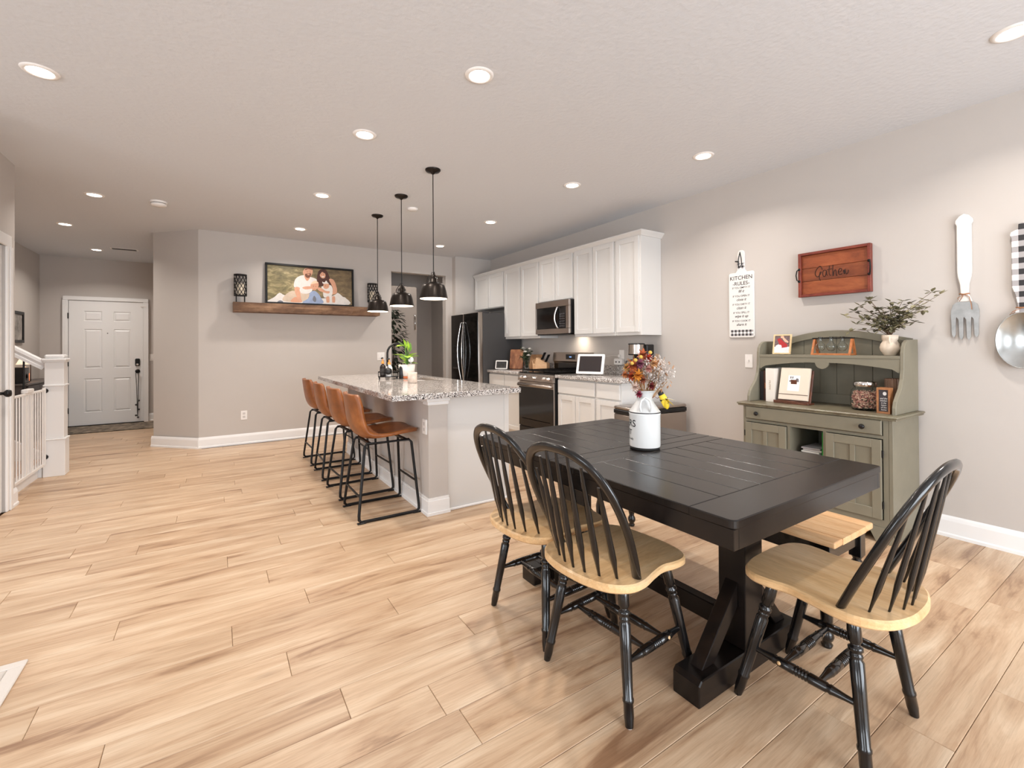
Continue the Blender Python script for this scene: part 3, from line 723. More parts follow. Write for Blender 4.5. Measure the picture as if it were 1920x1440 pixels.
# wooden hand
M_pale = wood('pale_wood', (196, 150, 108), (218, 176, 134), (232, 196, 156), (3, 3, 14), .5)
hx, hy = 3.74, 5.17
t = thing('wooden_hand', 'small pale wooden model hand beside the knife block', 'ornament', (hx, hy, ZC))
MB().lathe([(.035, ZC), (.035, ZC + .008), (.02, ZC + .014), (.018, ZC + .03)], 16, (hx, hy, 0)).build('base', M_pale, t)
A = face_frame((hx, hy, ZC + .028), R(215))
MB().box(-.010, .010, -.028, .028, 0, .062, .007, seg=2).xf(A).build('palm', M_pale, t)
for k, (yy, ln, tl) in enumerate(((-.024, .052, -.12), (-.009, .066, -.03), (.008, .070, .05), (.023, .058, .14))):
    MB().tube([(0, yy, .058), (.004, yy + tl * .03, .058 + ln * .5), (.012, yy + tl * .06, .058 + ln)], [.0075, .007, .005], 8).xf(A).build('finger', M_pale, t)
MB().tube([(0, .024, .022), (.008, .044, .040), (.014, .048, .068)], [.009, .008, .006], 8).xf(A).build('thumb', M_pale, t)
# knife block
kx, ky = 3.80, 5.065
t = thing('knife_block', 'pale wooden knife block with black handled knives', 'knife block', (kx, ky, ZC))
A = face_frame((kx, ky, ZC), R(212)) @ Matrix.Scale(1.15, 4)
MB().prism([(.075, 0), (-.075, 0), (-.075, .10), (-.06, .155), (.075, .085)], 'yz', -.05, .05, b=.004).xf(A).build('block', M_pale, t)
for i in range(3):
    for j in range(2):
        p0 = Vector((-.026 + .026 * i, .040 - j * .050, .100 + j * .026)); dv = Vector((0, .45, .89))
        h = MB().tube([p0, p0 + dv * .055, p0 + dv * .10], [.009, .008, .010], 6, flat=.7).xf(A).build('knife_handle', M_plastic_k, t)
# coffee maker
cx, cy = 3.73, 3.29
t = thing('coffee_maker', 'black and steel drip coffee maker behind the dried flowers', 'coffee maker', (cx, cy, ZC))
MB().box(cx - .11, cx + .13, cy - .10, cy + .10, ZC, ZC + .035, .008).build('base', M_plastic_k, t)
MB().box(cx + .02, cx + .13, cy - .10, cy + .10, ZC + .035, ZC + .345, .008).build('water_tank', M_plastic_k, t)
MB().lathe([(.075, 0), (.085, .004), (.085, .012)], 28, (cx - .03, cy, ZC + .235)).build('brew_rim', M_plastic_k, t)
MB().lathe([(.085, 0), (.085, .01), (.07, .014)], 28, (cx - .03, cy, ZC + .345)).build('lid', M_plastic_k, t)
MB().lathe([(.083, .247), (.083, .345)], 28, (cx - .03, cy, ZC)).build('brew_basket', M_steel, t)
MB().lathe([(.052, .037), (.068, .06), (.072, .11), (.058, .17), (.05, .19), (.046, .19), (.054, .17), (.068, .11), (.064, .06), (0, .042)], 24, (cx - .035, cy, ZC)).build('carafe', M_glass, t)
MB().tube([(cx - .085, cy + .02, ZC + .18), (cx - .135, cy + .045, ZC + .17), (cx - .135, cy + .045, ZC + .08), (cx - .10, cy + .03, ZC + .065)], .010, 8).build('carafe_handle', M_plastic_k, t)
MB().lathe([(.012, 0), (.012, .01), (0, .012)], 14, (cx + .06, cy - .1, ZC + .26), axis=(0, -1, 0)).build('dial', M_chrome, t)
# wall outlet with plug adapter above right counter
t = thing('wall_outlet', 'white outlet with plugged in adapter above the right counter', 'outlet', (XR, 3.78, 1.08))
MB().box(3.972, 3.98, 3.72, 3.795, 1.085, 1.20, .002).build('plate', M_plastic_w, t)
MB().prism(rrect(3.71, 3.84, 1.025, 1.10, .02), 'yz', 3.972, 3.925, b=.006).build('adapter', M_plastic_w, t)
MB().box(3.955, 3.972, 3.765, 3.80, 1.11, 1.145, .004).tube([(3.962, 3.80, 1.13), (3.93, 3.86, 1.135), (3.88, 3.93, 1.12), (3.75, 3.97, .99), (3.66, 3.95, .925)], .0025, 6).build('plug_cord', M_plastic_w, t)
for k in range(2): MB().lathe([(.010, 0), (.010, .001), (0, .001)], 12, (3.925, 3.75 + .05 * k, 1.06), axis=(-1, 0, 0)).build('socket', M_darksteel, t)

# ---- stainless bin
t = thing('trash_bin', 'wide stainless step bin with black lid rim behind the table', 'trash bin', (3.5475, 2.865, 0), rotz=R(-6))
MB().box(-.35, .35, .0, .26, .02, .60, .012, seg=2).build('body', M_steel, t, local=True)
MB().box(-.352, .352, -.002, .262, .601, .640, .006).build('lid_rim', M_plastic_k, t, local=True)
MB().box(-.35, .35, .0, .26, .6405, .672, .012, seg=2).build('lid', M_steel, t, local=True)
MB().box(-.35, .35, .004, .256, 0, .02).build('plinth', M_plastic_k, t, local=True)
MB().box(-.30, -.18, -.045, .0, .006, .018, .003).build('pedal', M_darksteel, t, local=True)

# ================================================================== ISLAND
t = thing('kitchen_island', 'island with greige knee wall, white end panel and baseboard', 'island', (1.68, 4.4, 0))
MB().box(1.32, 1.475, 3.17, 5.62, 0, .8745).build('knee_wall', M_wall, t)
MB().box(1.476, 2.03, 3.195, 5.62, .10, .8745, .001).box(1.476, 1.97, 3.195, 5.62, 0, .10).build('cabinet_body', M_cab, t)
MB().box(1.478, 2.032, 3.187, 3.195, .0, .874, .001).box(1.99, 2.034, 3.180, 3.187, .0, .874, .001).build('end_panel', M_cab, t)
MB().box(1.478, 2.03, 3.172, 3.186, 0, .018, .004).build('shoe_strip', M_trim, t)
cap = MB().box(1.303, 1.492, 3.150, 3.26, .842, .8745, .004).box(1.312, 1.484, 3.158, 3.26, .815, .842, .004).box(1.308, 1.32, 3.26, 5.62, .835, .8745, .002)
cap.build('cap_trim', M_trim, t)
bb = MB()
for z0, z1, o in ((0, .02, .02), (.02, .105, .013), (.105, .125, .008)):
    bb.box(1.32 - o, 1.32, 3.17 - o, 5.62, z0, z1); bb.box(1.32, 1.475 + o * .6, 3.17 - o, 3.17, z0, z1)
bb.build('baseboard', M_trim, t)
for k in range(4):
    a = 3.24 + k * .595
    shaker(MB(), 2.052, a, a + .58, .125, .855, face=1).build('door', M_cab, t)
t2 = label(MB().box(1.308, 1.32, 3.19, 3.262, .595, .708, .003).build('outlet_plate', M_plastic_w, t), 'white outlet plate')
sk = MB()
for z in (.63, .672): sk.box(1.3065, 1.308, 3.212, 3.240, z - .012, z + .012)
sk.build('socket', pm('socket_grey', (205, 200, 196), .4), t2)
tc = thing('island_countertop', 'polished speckled granite top of the island', 'countertop', (1.54, 4.4, .875))
hx0, hx1, hy0, hy1 = 1.64, 1.98, 4.28, 4.92
cm = MB()
X0, X1, Y0, Y1 = 1.01, 2.072, 3.056, 5.752; z0, z1 = .8755, .9145; bv = .004
o_ = [(X0, Y0), (X1, Y0), (X1, Y1), (X0, Y1)]; i_ = [(hx0, hy0), (hx1, hy0), (hx1, hy1), (hx0, hy1)]
oi = [(X0 + bv, Y0 + bv), (X1 - bv, Y0 + bv), (X1 - bv, Y1 - bv), (X0 + bv, Y1 - bv)]
vs = [(p[0], p[1], z1) for p in oi] + [(p[0], p[1], z1) for p in i_] + [(p[0], p[1], z1 - bv) for p in o_] + [(p[0], p[1], z0) for p in o_] + [(p[0], p[1], z0) for p in i_]
fs = []
for k in range(4):
    j = (k + 1) % 4
    fs += [(k, j, 4 + j, 4 + k), (8 + k, 8 + j, j, k), (12 + k, 12 + j, 8 + j, 8 + k), (12 + k, 12 + j, 16 + j, 16 + k), (4 + k, 4 + j, 16 + j, 16 + k)]
cm.add(vs, fs).build('slab', M_granite, tc)
sb = MB(); w = .008
sb.box(hx0, hx1, hy0, hy1, .70, .708); sb.box(hx0, hx0 + w, hy0, hy1, .708, .90); sb.box(hx1 - w, hx1, hy0, hy1, .708, .90); sb.box(hx0 + w, hx1 - w, hy0, hy0 + w, .708, .90); sb.box(hx0 + w, hx1 - w, hy1 - w, hy1, .708, .90)
sb.build('sink_basin', M_steel, tc)
ZI = .9148
fx, fy = 1.60, 5.00
t = thing('faucet', 'tall black gooseneck faucet behind the green plant', 'faucet', (fx, fy, ZI))
MB().lathe([(.028, ZI), (.028, ZI + .008), (.02, ZI + .015), (.018, ZI + .05)], 18, (fx, fy, 0)).build('base', M_black, t)
pts = [(fx, fy, ZI + .04), (fx, fy, ZI + .27)] + [(fx + .105 * (1 - math.cos(PI * k / 10)), fy - .04 * k / 10, ZI + .27 + .105 * math.sin(PI * k / 10)) for k in range(1, 11)]
MB().tube(pts, .012, 10).build('gooseneck', M_black, t)
e = Vector(pts[-1]); MB().lathe([(.012, .0), (.016, -.01), (.018, -.06), (.015, -.10), (0, -.10)], 14, e).build('spray_head', M_black, t)
MB().tube([(fx + .0, fy - .018, ZI + .035), (fx + .0, fy - .045, ZI + .045), (fx + .01, fy - .09, ZI + .06)], .006, 8).build('lever', M_black, t)
# soap caddy
kx, ky = 1.525, 4.74
t = thing('soap_caddy', 'black wire soap caddy on the island', 'caddy', (kx, ky, ZI))
A = face_frame((kx, ky, ZI), R(-106))
c = MB()
for z in (.025, .075):
    c.tube([(-.055, -.10, z), (.055, -.10, z), (.055, .10, z), (-.055, .10, z)], .004, 6, closed=True)
for x in (-.055, .055):
    for y in (-.10, -.033, .033, .10): c.tube([(x, y, .025), (x, y, .075)], .003, 6)
c.xf(A).build('wire_rails', M_black, t)
MB().box(-.052, .052, -.098, .098, .020, .026).xf(A).build('tray', M_black, t)
for x in (-.05, .05):
    for y in (-.09, .09): MB().cyl((x, y, 0), (x, y, .022), .007, n=8).xf(A).build('foot', M_black, t)
def bottle(lab, x, y, m, h, r, cap, capm, wrap=None):
    q = A @ Vector((x, y, .027)); b_ = thing('soap_bottle', lab, 'bottle', tuple(q))
    MB().lathe([(r * .95, 0), (r, .005), (r, h * .72), (r * .8, h * .85), (r * .4, h * .92), (r * .4, h)], 18).build('body', m, b_, local=True)
    MB().lathe([(r * .48, h), (r * .48, h + .022), (r * .2, h + .024), (r * .2, h + .05)], 14).build('collar', capm, b_, local=True)
    MB().tube([(0, 0, h + .048), (0, 0, h + .062), (.028, .0, h + .060), (.036, 0, h + .05)], .006, 8).build('pump', cap, b_, local=True)
    if wrap: MB().lathe([(r + .0008, h * .12), (r + .0008, h * .62)], 18).build('wrap_label', wrap, b_, local=True)
    b_.rotation_euler = (0, 0, R(-130)); return b_
bottle('dark pump bottle with orange collar at the back of the caddy', .0, -.055, pm('amber_black_glass', (30, 22, 20), .15), .135, .030, M_plastic_k, pm('orange_collar', (226, 142, 62), .5), pm('paper_dark', (50, 46, 44), .6))
bottle('white pump bottle with black pump standing in the caddy', .01, .01, pm('soap_white', (240, 238, 236), .3), .125, .033, M_plastic_k, pm('orange_collar', (226, 142, 62), .5), pm('paper_label', (228, 224, 220), .6))
q = A @ Vector((.045, .0, .085))
t = thing('scrub_brush', 'round black scrub brush propped on the caddy front', 'brush', tuple(q))
MB().lathe([(0, -.012), (.032, -.012), (.038, 0), (.032, .014), (.012, .022), (0, .022)], 18, axis=(-.3, -.9, .2)).build('head', M_plastic_k, t, local=True)
MB().tube([(0, 0, .02), (.002, .02, .05), (.0, .04, .075)], [.008, .007, .01], 8).build('handle', M_plastic_k, t, local=True)
q = A @ Vector((.03, .135, 0))
t = thing('soap_dispenser', 'tall slim black dispenser bottle right of the caddy', 'bottle', (q.x, q.y, ZI))
MB().lathe([(.024, 0), (.026, .004), (.026, .115), (.018, .13), (.011, .135), (.011, .15)], 18).build('body', M_plastic_k, t, local=True)
MB().tube([(0, 0, .148), (0, 0, .165), (-.05, -.06, .166), (-.06, -.07, .158)], .006, 8).build('pump', M_plastic_k, t, local=True)
# potted plant
px, py = 1.715, 4.70
t = thing('potted_plant', 'bright green leafy plant in a white textured pot on the island', 'plant', (px, py, ZI))
MB().lathe([(.060, .0), (.075, .006), (.078, .022), (.070, .026)], 24, (px, py, ZI)).build('saucer', pm('terracotta', (186, 104, 62), .7), t)
M_pot = pm('pot_white_weave', (216, 208, 200), .7, bmp=.5, bscale=120)
MB().lathe([(.062, .024), (.078, .03), (.088, .15), (.083, .15), (.078, .135), (0, .132)], 28, (px, py, ZI)).build('pot', M_pot, t)
M_gl = pm('lime_leaf', (150, 186, 62), .45, var=.3, vscale=25); M_gl2 = pm('green_leaf', (96, 138, 60), .45, var=.3, vscale=25)
rp = random.Random(11)
stm = MB()
for k in range(17):
    a = 2 * PI * k / 17 * 2.4; el = R(rp.uniform(-5, 60)); hgt = rp.uniform(.15, .24) if k > 4 else .27 + .02 * k; el = el if k > 2 else R(75)
    o0 = Vector((px + .02 * math.cos(a), py + .02 * math.sin(a), ZI + hgt)); d = Vector((math.cos(a) * math.cos(el), math.sin(a) * math.cos(el), math.sin(el)))
    stm.tube([(px, py, ZI + .13), o0], .003, 5)
    lm = MB(); leaf(lm, o0, d, rp.uniform(.10, .135), rp.uniform(.065, .085)); lm.build('leaf', M_gl if k % 3 else M_gl2, t)
stm.build('stem', M_gl2, t)
s = MB(); bmx = bmesh.new(); bmesh.ops.create_uvsphere(bmx, u_segments=16, v_segments=10, radius=.030)
s.bm(bmx, 0, True)
solo('glass_ball', 'small white speckled glass ball on a stake in the plant pot', 'ornament', s.tube([(0, 0, -.028), (0, 0, -.07)], .003, 6).xf(Matrix.Translation((px + .02, py - .068, ZI + .20))), pm('marbled_white', (226, 232, 230), .15, var=.35, vscale=60), (px + .02, py - .068, ZI + .13))
# candle
cx, cy = 1.535, 4.06
t = thing('candle', 'white marbled candle jar on the island', 'candle', (cx, cy, ZI))
MB().lathe([(.040, 0), (.044, .004), (.044, .095), (.041, .098), (.040, .094), (.040, .07), (0, .07)], 26, (cx, cy, ZI)).build('jar', pm('marble_glaze', (206, 190, 176), .12, var=.3, vscale=18), t)
MB().cyl((cx, cy, ZI + .07), (cx, cy, ZI + .082), .0015, n=6).build('wick', M_black, t)

# ================================================================== BAR STOOLS
def leather_mat():
    m, nt, b = node_mat('tan_leather'); v = coords(nt, (1, 1, 1), True)
    f = noise(nt, v, 9, 5, .6); g = noise(nt, v, 260, 2)
    nt.links.new(ramp(nt, [(.3, lin((112, 62, 28))), (.55, lin((142, 82, 38))), (.75, lin((166, 102, 54)))], f), b.inputs['Base Color'])
    b.inputs['Roughness'].default_value = .38; bump(nt, b, g, .12, .002); return m
M_leather = leather_mat()
def make_stool():
    t = thing('bar_stool', 'x', 'bar stool', (0, 0, 0), 'tan leather bar stools along the island')
    prof = [(.236, .592), (.218, .599), (.18, .600), (.12, .592), (.03, .577), (-.06, .568), (-.13, .572), (-.190, .602), (-.226, .665), (-.244, .74), (-.256, .82), (-.263, .883), (-.266, .902)]
    prof = smooth_pts([(a, 0, z) for a, z in prof], 2, False)
    wid = [.130, .170, .195, .207, .214, .216, .216, .214, .212, .21, .206, .195, .17]
    m = len(prof); nx = 13; vs = []; fs = []
    for i, (x, _, z) in enumerate(prof):
        u = i / (m - 1) * (len(wid) - 1); k = min(int(u), len(wid) - 2); wv = wid[k] * (1 - u + k) + wid[k + 1] * (u - k)
        a = prof[max(0, i - 1)]; b2 = prof[min(m - 1, i + 1)]; tx, tz = b2[0] - a[0], b2[2] - a[2]; L = math.hypot(tx, tz); nx_, nz_ = tz / L, -tx / L
        # normal that points up off the pan and forward off the back
        if nx_ + nz_ < 0: nx_, nz_ = -nx_, -nz_
        curl = .006 + .042 * max(0, min(1, (i / m - .15) * 2.2)) * (1 if i < m * .8 else max(.3, 1 - (i / m - .8) * 3))
        for j in range(nx):
            s_ = -1 + 2 * j / (nx - 1); c_ = abs(s_) ** 2.6 * curl
            vs.append((x + nx_ * c_, wv * s_, z + nz_ * c_))
    for i in range(m - 1):
        for j in range(nx - 1): fs.append((i * nx + j, i * nx + j + 1, (i + 1) * nx + j + 1, (i + 1) * nx + j))
    bm = bmesh.new(); bv_ = [bm.verts.new(v) for v in vs]
    for f in fs: bm.faces.new([bv_[i] for i in f])
    bmesh.ops.recalc_face_normals(bm, faces=bm.faces[:])
    bmesh.ops.solidify(bm, geom=bm.faces[:], thickness=.026)
    MB().bm(bm, 0, True).build('seat_shell', M_leather, t, local=True)
    sh = t.children[0] if t.children else None
    for s_ in (-1, 1):
        pts = [(-.15, s_ * .150, .545), (-.165, s_ * .155, .525), (-.222, s_ * .212, .06), (-.222, s_ * .2145, .03), (-.205, s_ * .215, .012), (.205, s_ * .215, .012), (.222, s_ * .2145, .03), (.222, s_ * .212, .06), (.187, s_ * .155, .525), (.168, s_ * .150, .545)]
        MB().tube(pts, .0105, 8, closed=True).build('sled_leg', M_black, t, local=True)
        for x in (-.205, .205): MB().box(x - .03, x + .03, s_ * .215 - .012, s_ * .215 + .012, 0, .010, .002).build('foot_pad', M_plastic_k, t, local=True)
    for x, z, y in ((.2085, .235, .191), (-.208, .18, .197)): MB().cyl((x, -y, z), (x, y, z), .008, n=8).build('footrest' if x > 0 else 'rear_crossbar', M_black, t, local=True)
    for x in (-.13, .14): MB().box(x - .012, x + .012, -.15, .15, .543, .556).build('seat_bracket', M_black, t, local=True)
    return t
st0 = make_stool()
for i, (y, lb) in enumerate(((3.50, 'nearest tan leather bar stool, at the end of the row'), (4.11, 'second tan leather bar stool from the near end of the island'), (4.765, 'third tan leather bar stool from the near end of the island'), (5.42, 'farthest tan leather bar stool, closest to the back wall'))):
    if i == 0: st0.location = (1.066, y, 0); st0['label'] = lb
    else: dup(st0, (1.064, y, 0), R((0, 2, -1, 1)[i]), lab=lb)

# ================================================================== DINING
def table_mat():
    m, nt, b = node_mat('espresso_paint'); v = coords(nt, (3, 14, 14), True); f = noise(nt, v, 2, 5, .6)
    col = ramp(nt, [(.3, lin((15, 12, 11))), (.7, lin((29, 22, 19)))], f)
    v2 = coords(nt); w = noise(nt, v2, 55, 6, .75)
    mx = N(nt, 'ShaderNodeMix', data_type='RGBA'); nt.links.new(ramp(nt, [(.735, (0, 0, 0)), (.78, (1, 1, 1))], w), mx.inputs[0])
    nt.links.new(col, mx.inputs[6]); mx.inputs[7].default_value = lin((150, 134, 122)) + (1,)
    nt.links.new(mx.outputs[2], b.inputs['Base Color']); b.inputs['Roughness'].default_value = .27; b.inputs['Specular IOR Level'].default_value = .38
    bump(nt, b, f, .05, .002); return m
M_table = table_mat()
TX0, TX1, TY0, TY1, TZ = 1.20, 2.235, .722, 2.205, .76
t = thing('dining_table', 'dark espresso trestle dining table with planked top', 'table', (1.717, 1.463, 0))
bz = TZ - .026
def tboard(nm, x0, x1, y0, y1): MB().box(x0 + .0007, x1 - .0007, y0 + .0007, y1 - .0007, bz, TZ, .0025).build(nm, M_table, t)
xsb = [TX0, 1.36, 1.48, 1.60, 1.72, 1.84, 1.96, 2.08, TX1]
for (a, b2) in ((.866, 1.401), (1.555, 2.085)):
    for i in range(8): tboard('top_plank', xsb[i], xsb[i + 1], a, b2)
MB().prism([(TX0, .866), (TX0, TY0 + .02)] + arc(TX0 + .02, TY0 + .02, .02, 180, 270, 4)[1:] + arc(TX1 - .02, TY0 + .02, .02, 270, 360, 4) + [(TX1, .866)], 'xy', bz, TZ, b=.003).build('breadboard_end', M_table, t)
MB().prism([(TX1, 2.085), (TX1, TY1 - .02)] + arc(TX1 - .02, TY1 - .02, .02, 0, 90, 4)[1:] + arc(TX0 + .02, TY1 - .02, .02, 90, 180, 4) + [(TX0, 2.085)], 'xy', bz, TZ, b=.003).build('breadboard_end', M_table, t)
tboard('centre_rail', TX0, TX1, 1.402, 1.478); tboard('centre_rail', TX0, TX1, 1.479, 1.554)
az0, az1 = .672, bz - .0005
MB().box(TX0 + .006, TX0 + .03, TY0 + .006, TY1 - .006, az0, az1, .002).build('side_apron', M_table, t)
MB().box(TX1 - .03, TX1 - .006, TY0 + .006, TY1 - .006, az0, az1, .002).build('side_apron', M_table, t)
MB().box(TX0 + .0305, TX1 - .0305, TY0 + .006, TY0 + .03, az0, az1, .002).build('end_apron', M_table, t)
MB().box(TX0 + .0305, TX1 - .0305, TY1 - .03, TY1 - .006, az0, az1, .002).build('end_apron', M_table, t)
for yc, sg in ((1.02, 1), (1.985, -1)):
    fy0, fy1 = yc - .055, yc + .055
    MB().prism([(1.385, 0), (2.065, 0), (2.065, .075), (2.05, .09), (1.40, .09), (1.385, .075)], 'xz', fy0, fy1, b=.004).build('foot_beam', M_table, t)
    MB().box(1.67, 1.79, yc - .055, yc + .055, .0905, .66, .003).build('post', M_table, t)
    MB().box(1.40, 2.05, yc - .05, yc + .05, .6605, az1, .002).build('top_beam', M_table, t)
    for s_ in (-1, 1):
        xo, xi = 1.73 + s_ * .285, 1.73 + s_ * .0605
        q = [(xo, .091), (xo - s_ * .072, .091), (xi, .250), (xi, .340)]
        MB().prism(q, 'xz', yc - .025, yc + .025, b=.003).build('brace', M_table, t)
    for k, z in enumerate((.135, .175)): MB().lathe([(.008, 0), (.010, .002), (0, .003)], 10, (1.755, yc - sg * .055, z), axis=(0, -sg, 0)).build('bolt_cover', M_black, t)
MB().box(1.705, 1.755, 1.071, 1.934, .105, .185, .004).prism([(1.071, .185), (1.071, .24), (1.13, .185)], 'yz', 1.71, 1.75).build('stretcher', M_table, t)

# ---- bow back chairs
M_seat = wood('maple_seat', (204, 158, 108), (224, 184, 134), (236, 202, 158), (1.2, 9, 9), .32, 2.2, bmp=.02, coat=.15)
M_chairk = pm('chair_black', (16, 14, 14), .22, coat=.35, var=.2, vscale=20)
def turned(mb, p0, p1, prof, n=12):
    p0, p1 = Vector(p0), Vector(p1); L = (p1 - p0).length
    return mb.lathe([(r, u * L) for u, r in prof], n, p0, axis=(p1 - p0))
LEG = [(0, .012), (.02, .0175), (.10, .0185), (.17, .019), (.19, .013), (.20, .013), (.21, .020), (.235, .020), (.245, .014), (.255, .017), (.27, .018), (.285, .015), (.30, .0195), (.55, .0185), (.80, .0165), (.81, .019), (.83, .019), (.84, .0165), (.93, .0165), (1.0, .013)]
STR = [(0, .008), (.12, .010), (.22, .0135), (.24, .0155), (.26, .0125), (.28, .0155), (.42, .0165)] + [x for k in range(5) for x in ((.43 + k * .03, .0165), (.44 + k * .03, .012), (.45 + k * .03, .0165))] + [(.72, .0155), (.74, .0125), (.76, .0155), (.78, .0135), (.88, .010), (1, .008)]
def make_chair():
    t = thing('dining_chair', 'x', 'chair', (0, 0, 0), 'black bow back dining chairs')
    half = [(-.235, 0), (-.228, .085), (-.200, .160), (-.145, .207), (-.08, .215), (-.01, .200), (.06, .190), (.12, .202), (.175, .200), (.215, .165), (.234, .09), (.238, 0)]
    out = half + [(x, -y) for x, y in half[-2:0:-1]]
    poly = [(p[0], p[1]) for p in smooth_pts([(a, b2, 0) for a, b2 in out], 4)]
    MB().prism(poly, 'xy', .430, .460, b=.006).build('seat', M_seat, t, local=True)
    T, Bt = {}, {}
    for fx_, sx in (('f', 1), ('b', -1)):
        for s_ in (-1, 1):
            top = (.125, s_ * .150, .430) if sx > 0 else (-.10, s_ * .135, .430)
            bot = (.235, s_ * .187, 0.0) if sx > 0 else (-.155, s_ * .203, 0.0)
            T[fx_, s_], Bt[fx_, s_] = Vector(top), Vector(bot)
            turned(MB(), top, bot, LEG).build('leg', M_chairk, t, local=True)
            MB().cyl((bot[0], bot[1], 0), (bot[0], bot[1], .003), .011, n=10).build('glide', M_plastic_w, t, local=True)
    def at(k, u): return T[k].lerp(Bt[k], u)
    for s_ in (-1, 1):
        a, b2 = at(('b', s_), .57), at(('f', s_), .57)
        r = turned(MB(), a, b2, STR).build('side_stretcher', M_chairk, t, local=True)
        c = a.lerp(b2, .70); MB().lathe([(.006, .0155), (.006, .017), (0, .0172)], 10, c, axis=(0, s_, .2)).build('screw_plug', M_seat, r, local=True)
    for u in (.35, .68):
        a = at(('b', -1), .57).lerp(at(('f', -1), .57), u); b2 = at(('b', 1), .57).lerp(at(('f', 1), .57), u)
        turned(MB(), a, b2, STR).build('cross_stretcher', M_chairk, t, local=True)
    # bow: leans back from the seat; plane through (-.085,z=.455) and (-.305,z=.925)
    def bow(y, z): return (-.085 - (z - .455) * .475, y, z)
    hp = [(.182, .452), (.203, .545), (.215, .64), (.212, .725), (.188, .803), (.140, .860), (.07, .890), (0, .897)]
    pts2 = [(a, b2, 0) for a, b2 in hp] + [(-a, b2, 0) for a, b2 in hp[-2::-1]]
    pts = [bow(p[0], p[1]) for p in smooth_pts(pts2, 5, False)]
    MB().tube(pts, .0185, 10, flat=.65, up=(1, 0, .4)).build('bow', M_chairk, t, local=True)
    for k in range(7):
        u = (k - 3) / 3
        yb, yt = u * .148, u * .156
        ztop = .882 - .095 * abs(u) ** 2.4
        xb = -.205 + .060 * abs(u) ** 2
        p0 = Vector((xb, yb, .455)); p1 = Vector(bow(yt, ztop))
        prof = [(0, .0060), (.06, .007), (.13, .0095), (.23, .0150), (.30, .0150), (.55, .0135), (.78, .0110), (.92, .008), (1, .007)]
        L = p1 - p0
        MB().tube([p0 + L * a for a, _ in prof], [r for _, r in prof], 6, flat=.55, up=(1, 0, .4)).build('spindle', M_chairk, t, local=True)
    return t
ch = make_chair()
ch.location = (1.272, 1.262, 0); ch.rotation_euler = (0, 0, R(4)); ch['label'] = 'bow back chair at the table side, nearest of the two side by side'
dup(ch, (1.282, 1.702, 0), R(1), 'bow back chair at the table side, farther one partly hidden behind the nearer')
dup(ch, (1.757, .705, 0), R(91), 'bow back chair at the near right end of the table')

# ---- bench on the far side of the table
t = thing('bench', 'wooden topped black bench tucked under the far side of the table', 'bench', (2.27, 1.54, 0))
M_bench = wood('bench_top_wood', (200, 146, 98), (220, 174, 126), (234, 196, 152), (9, 1.2, 9), .38, 2.2, bmp=.02)
for k in range(5):
    a = 2.075 + k * .076
    if k in (0, 4):
        p = rrect(2.075, 2.455, .828, 2.25, .03)
    MB().box(a, a + .0755, .828, 2.25, .425, .452, .006 if k in (0, 4) else .001, seg=2 if k in (0, 4) else 1).build('seat_board', M_bench, t)
MB().box(2.105, 2.125, .90, 2.18, .352, .4245, .002).box(2.405, 2.425, .90, 2.18, .352, .4245, .002).build('long_apron', M_chairk, t)
MB().box(2.14, 2.39, .865, .885, .352, .4245, .002).build('end_apron', M_chairk, t)
MB().box(2.14, 2.39, 2.195, 2.215, .352, .4245, .002).build('end_apron', M_chairk, t)
for x in (2.115, 2.415):
    for y in (.877, 2.203):
        MB().box(x - .024, x + .024, y - .024, y + .024, .30, .4248, .002).lathe([(.024, .30), (.015, .285), (.024, .27), (.026, .255), (.017, .24), (.026, .20), (.022, .10), (.016, .075), (.024, .06), (.027, .045), (.022, .03), (.014, .022), (.022, .012), (.018, 0)], 14, (x, y, 0)).build('leg', M_chairk, t)

# ---- milk can with dried flowers
mx_, my_ = 1.712, 1.475; zt = TZ + .0004
M_enam = pm('enamel_white', (238, 236, 232), .22, coat=.2)
t = thing('milk_can', 'white enamel milk can with black lettering on the table', 'milk can', (mx_, my_, zt))
MB().lathe([(.064, 0), (.069, .002), (.069, .012)], 32, (mx_, my_, zt)).build('foot_rim', pm('worn_rim_grey', (70, 68, 66), .4, .4), t)
MB().lathe([(.070, .0125), (.0715, .02), (.0715, .162), (.0735, .166), (.0725, .171)], 40, (mx_, my_, zt)).build('body', M_enam, t)
MB().lathe([(.0735, .1712), (.0745, .1735), (.0728, .176)], 40, (mx_, my_, zt)).build('shoulder_rim', M_darksteel, t)
MB().lathe([(.072, .176), (.060, .192), (.040, .222), (.036, .232), (.037, .246), (.048, .272), (.053, .276), (.050, .274), (.034, .246), (.033, .230)], 36, (mx_, my_, zt)).build('neck', pm('galvanised_white', (214, 214, 212), .35, .1), t)
hd = []
A = face_frame((mx_, my_, zt), math.atan2(-my_, -mx_) + R(4))
MB().tube([(.066, -.022, .184), (.078, -.026, .205), (.070, -.02, .232), (.056, 0, .246), (.070, .02, .232), (.078, .026, .205), (.066, .022, .184)], .0045, 8, flat=1.6).xf(A).build('handle', M_enam, t)
lt = MB()
def on_can(rot, z0):
    def fn(x, y):
        a = rot + x / .0718; return (mx_ + .0722 * math.cos(a), my_ + .0722 * math.sin(a), zt + z0 + y)
    return fn
base_a = math.atan2(-my_, -mx_)
text_on(lt, 'FLOWERS', .046, on_can(base_a - R(34), .108), align='RIGHT')
text_on(lt, 'MARKET', .034, on_can(base_a - R(54), .070), align='RIGHT')
text_on(lt, 'fresh daily', .014, on_can(base_a - R(46), .046), align='RIGHT')
lt.build('lettering', pm('black_print', (24, 22, 22), .5), t)
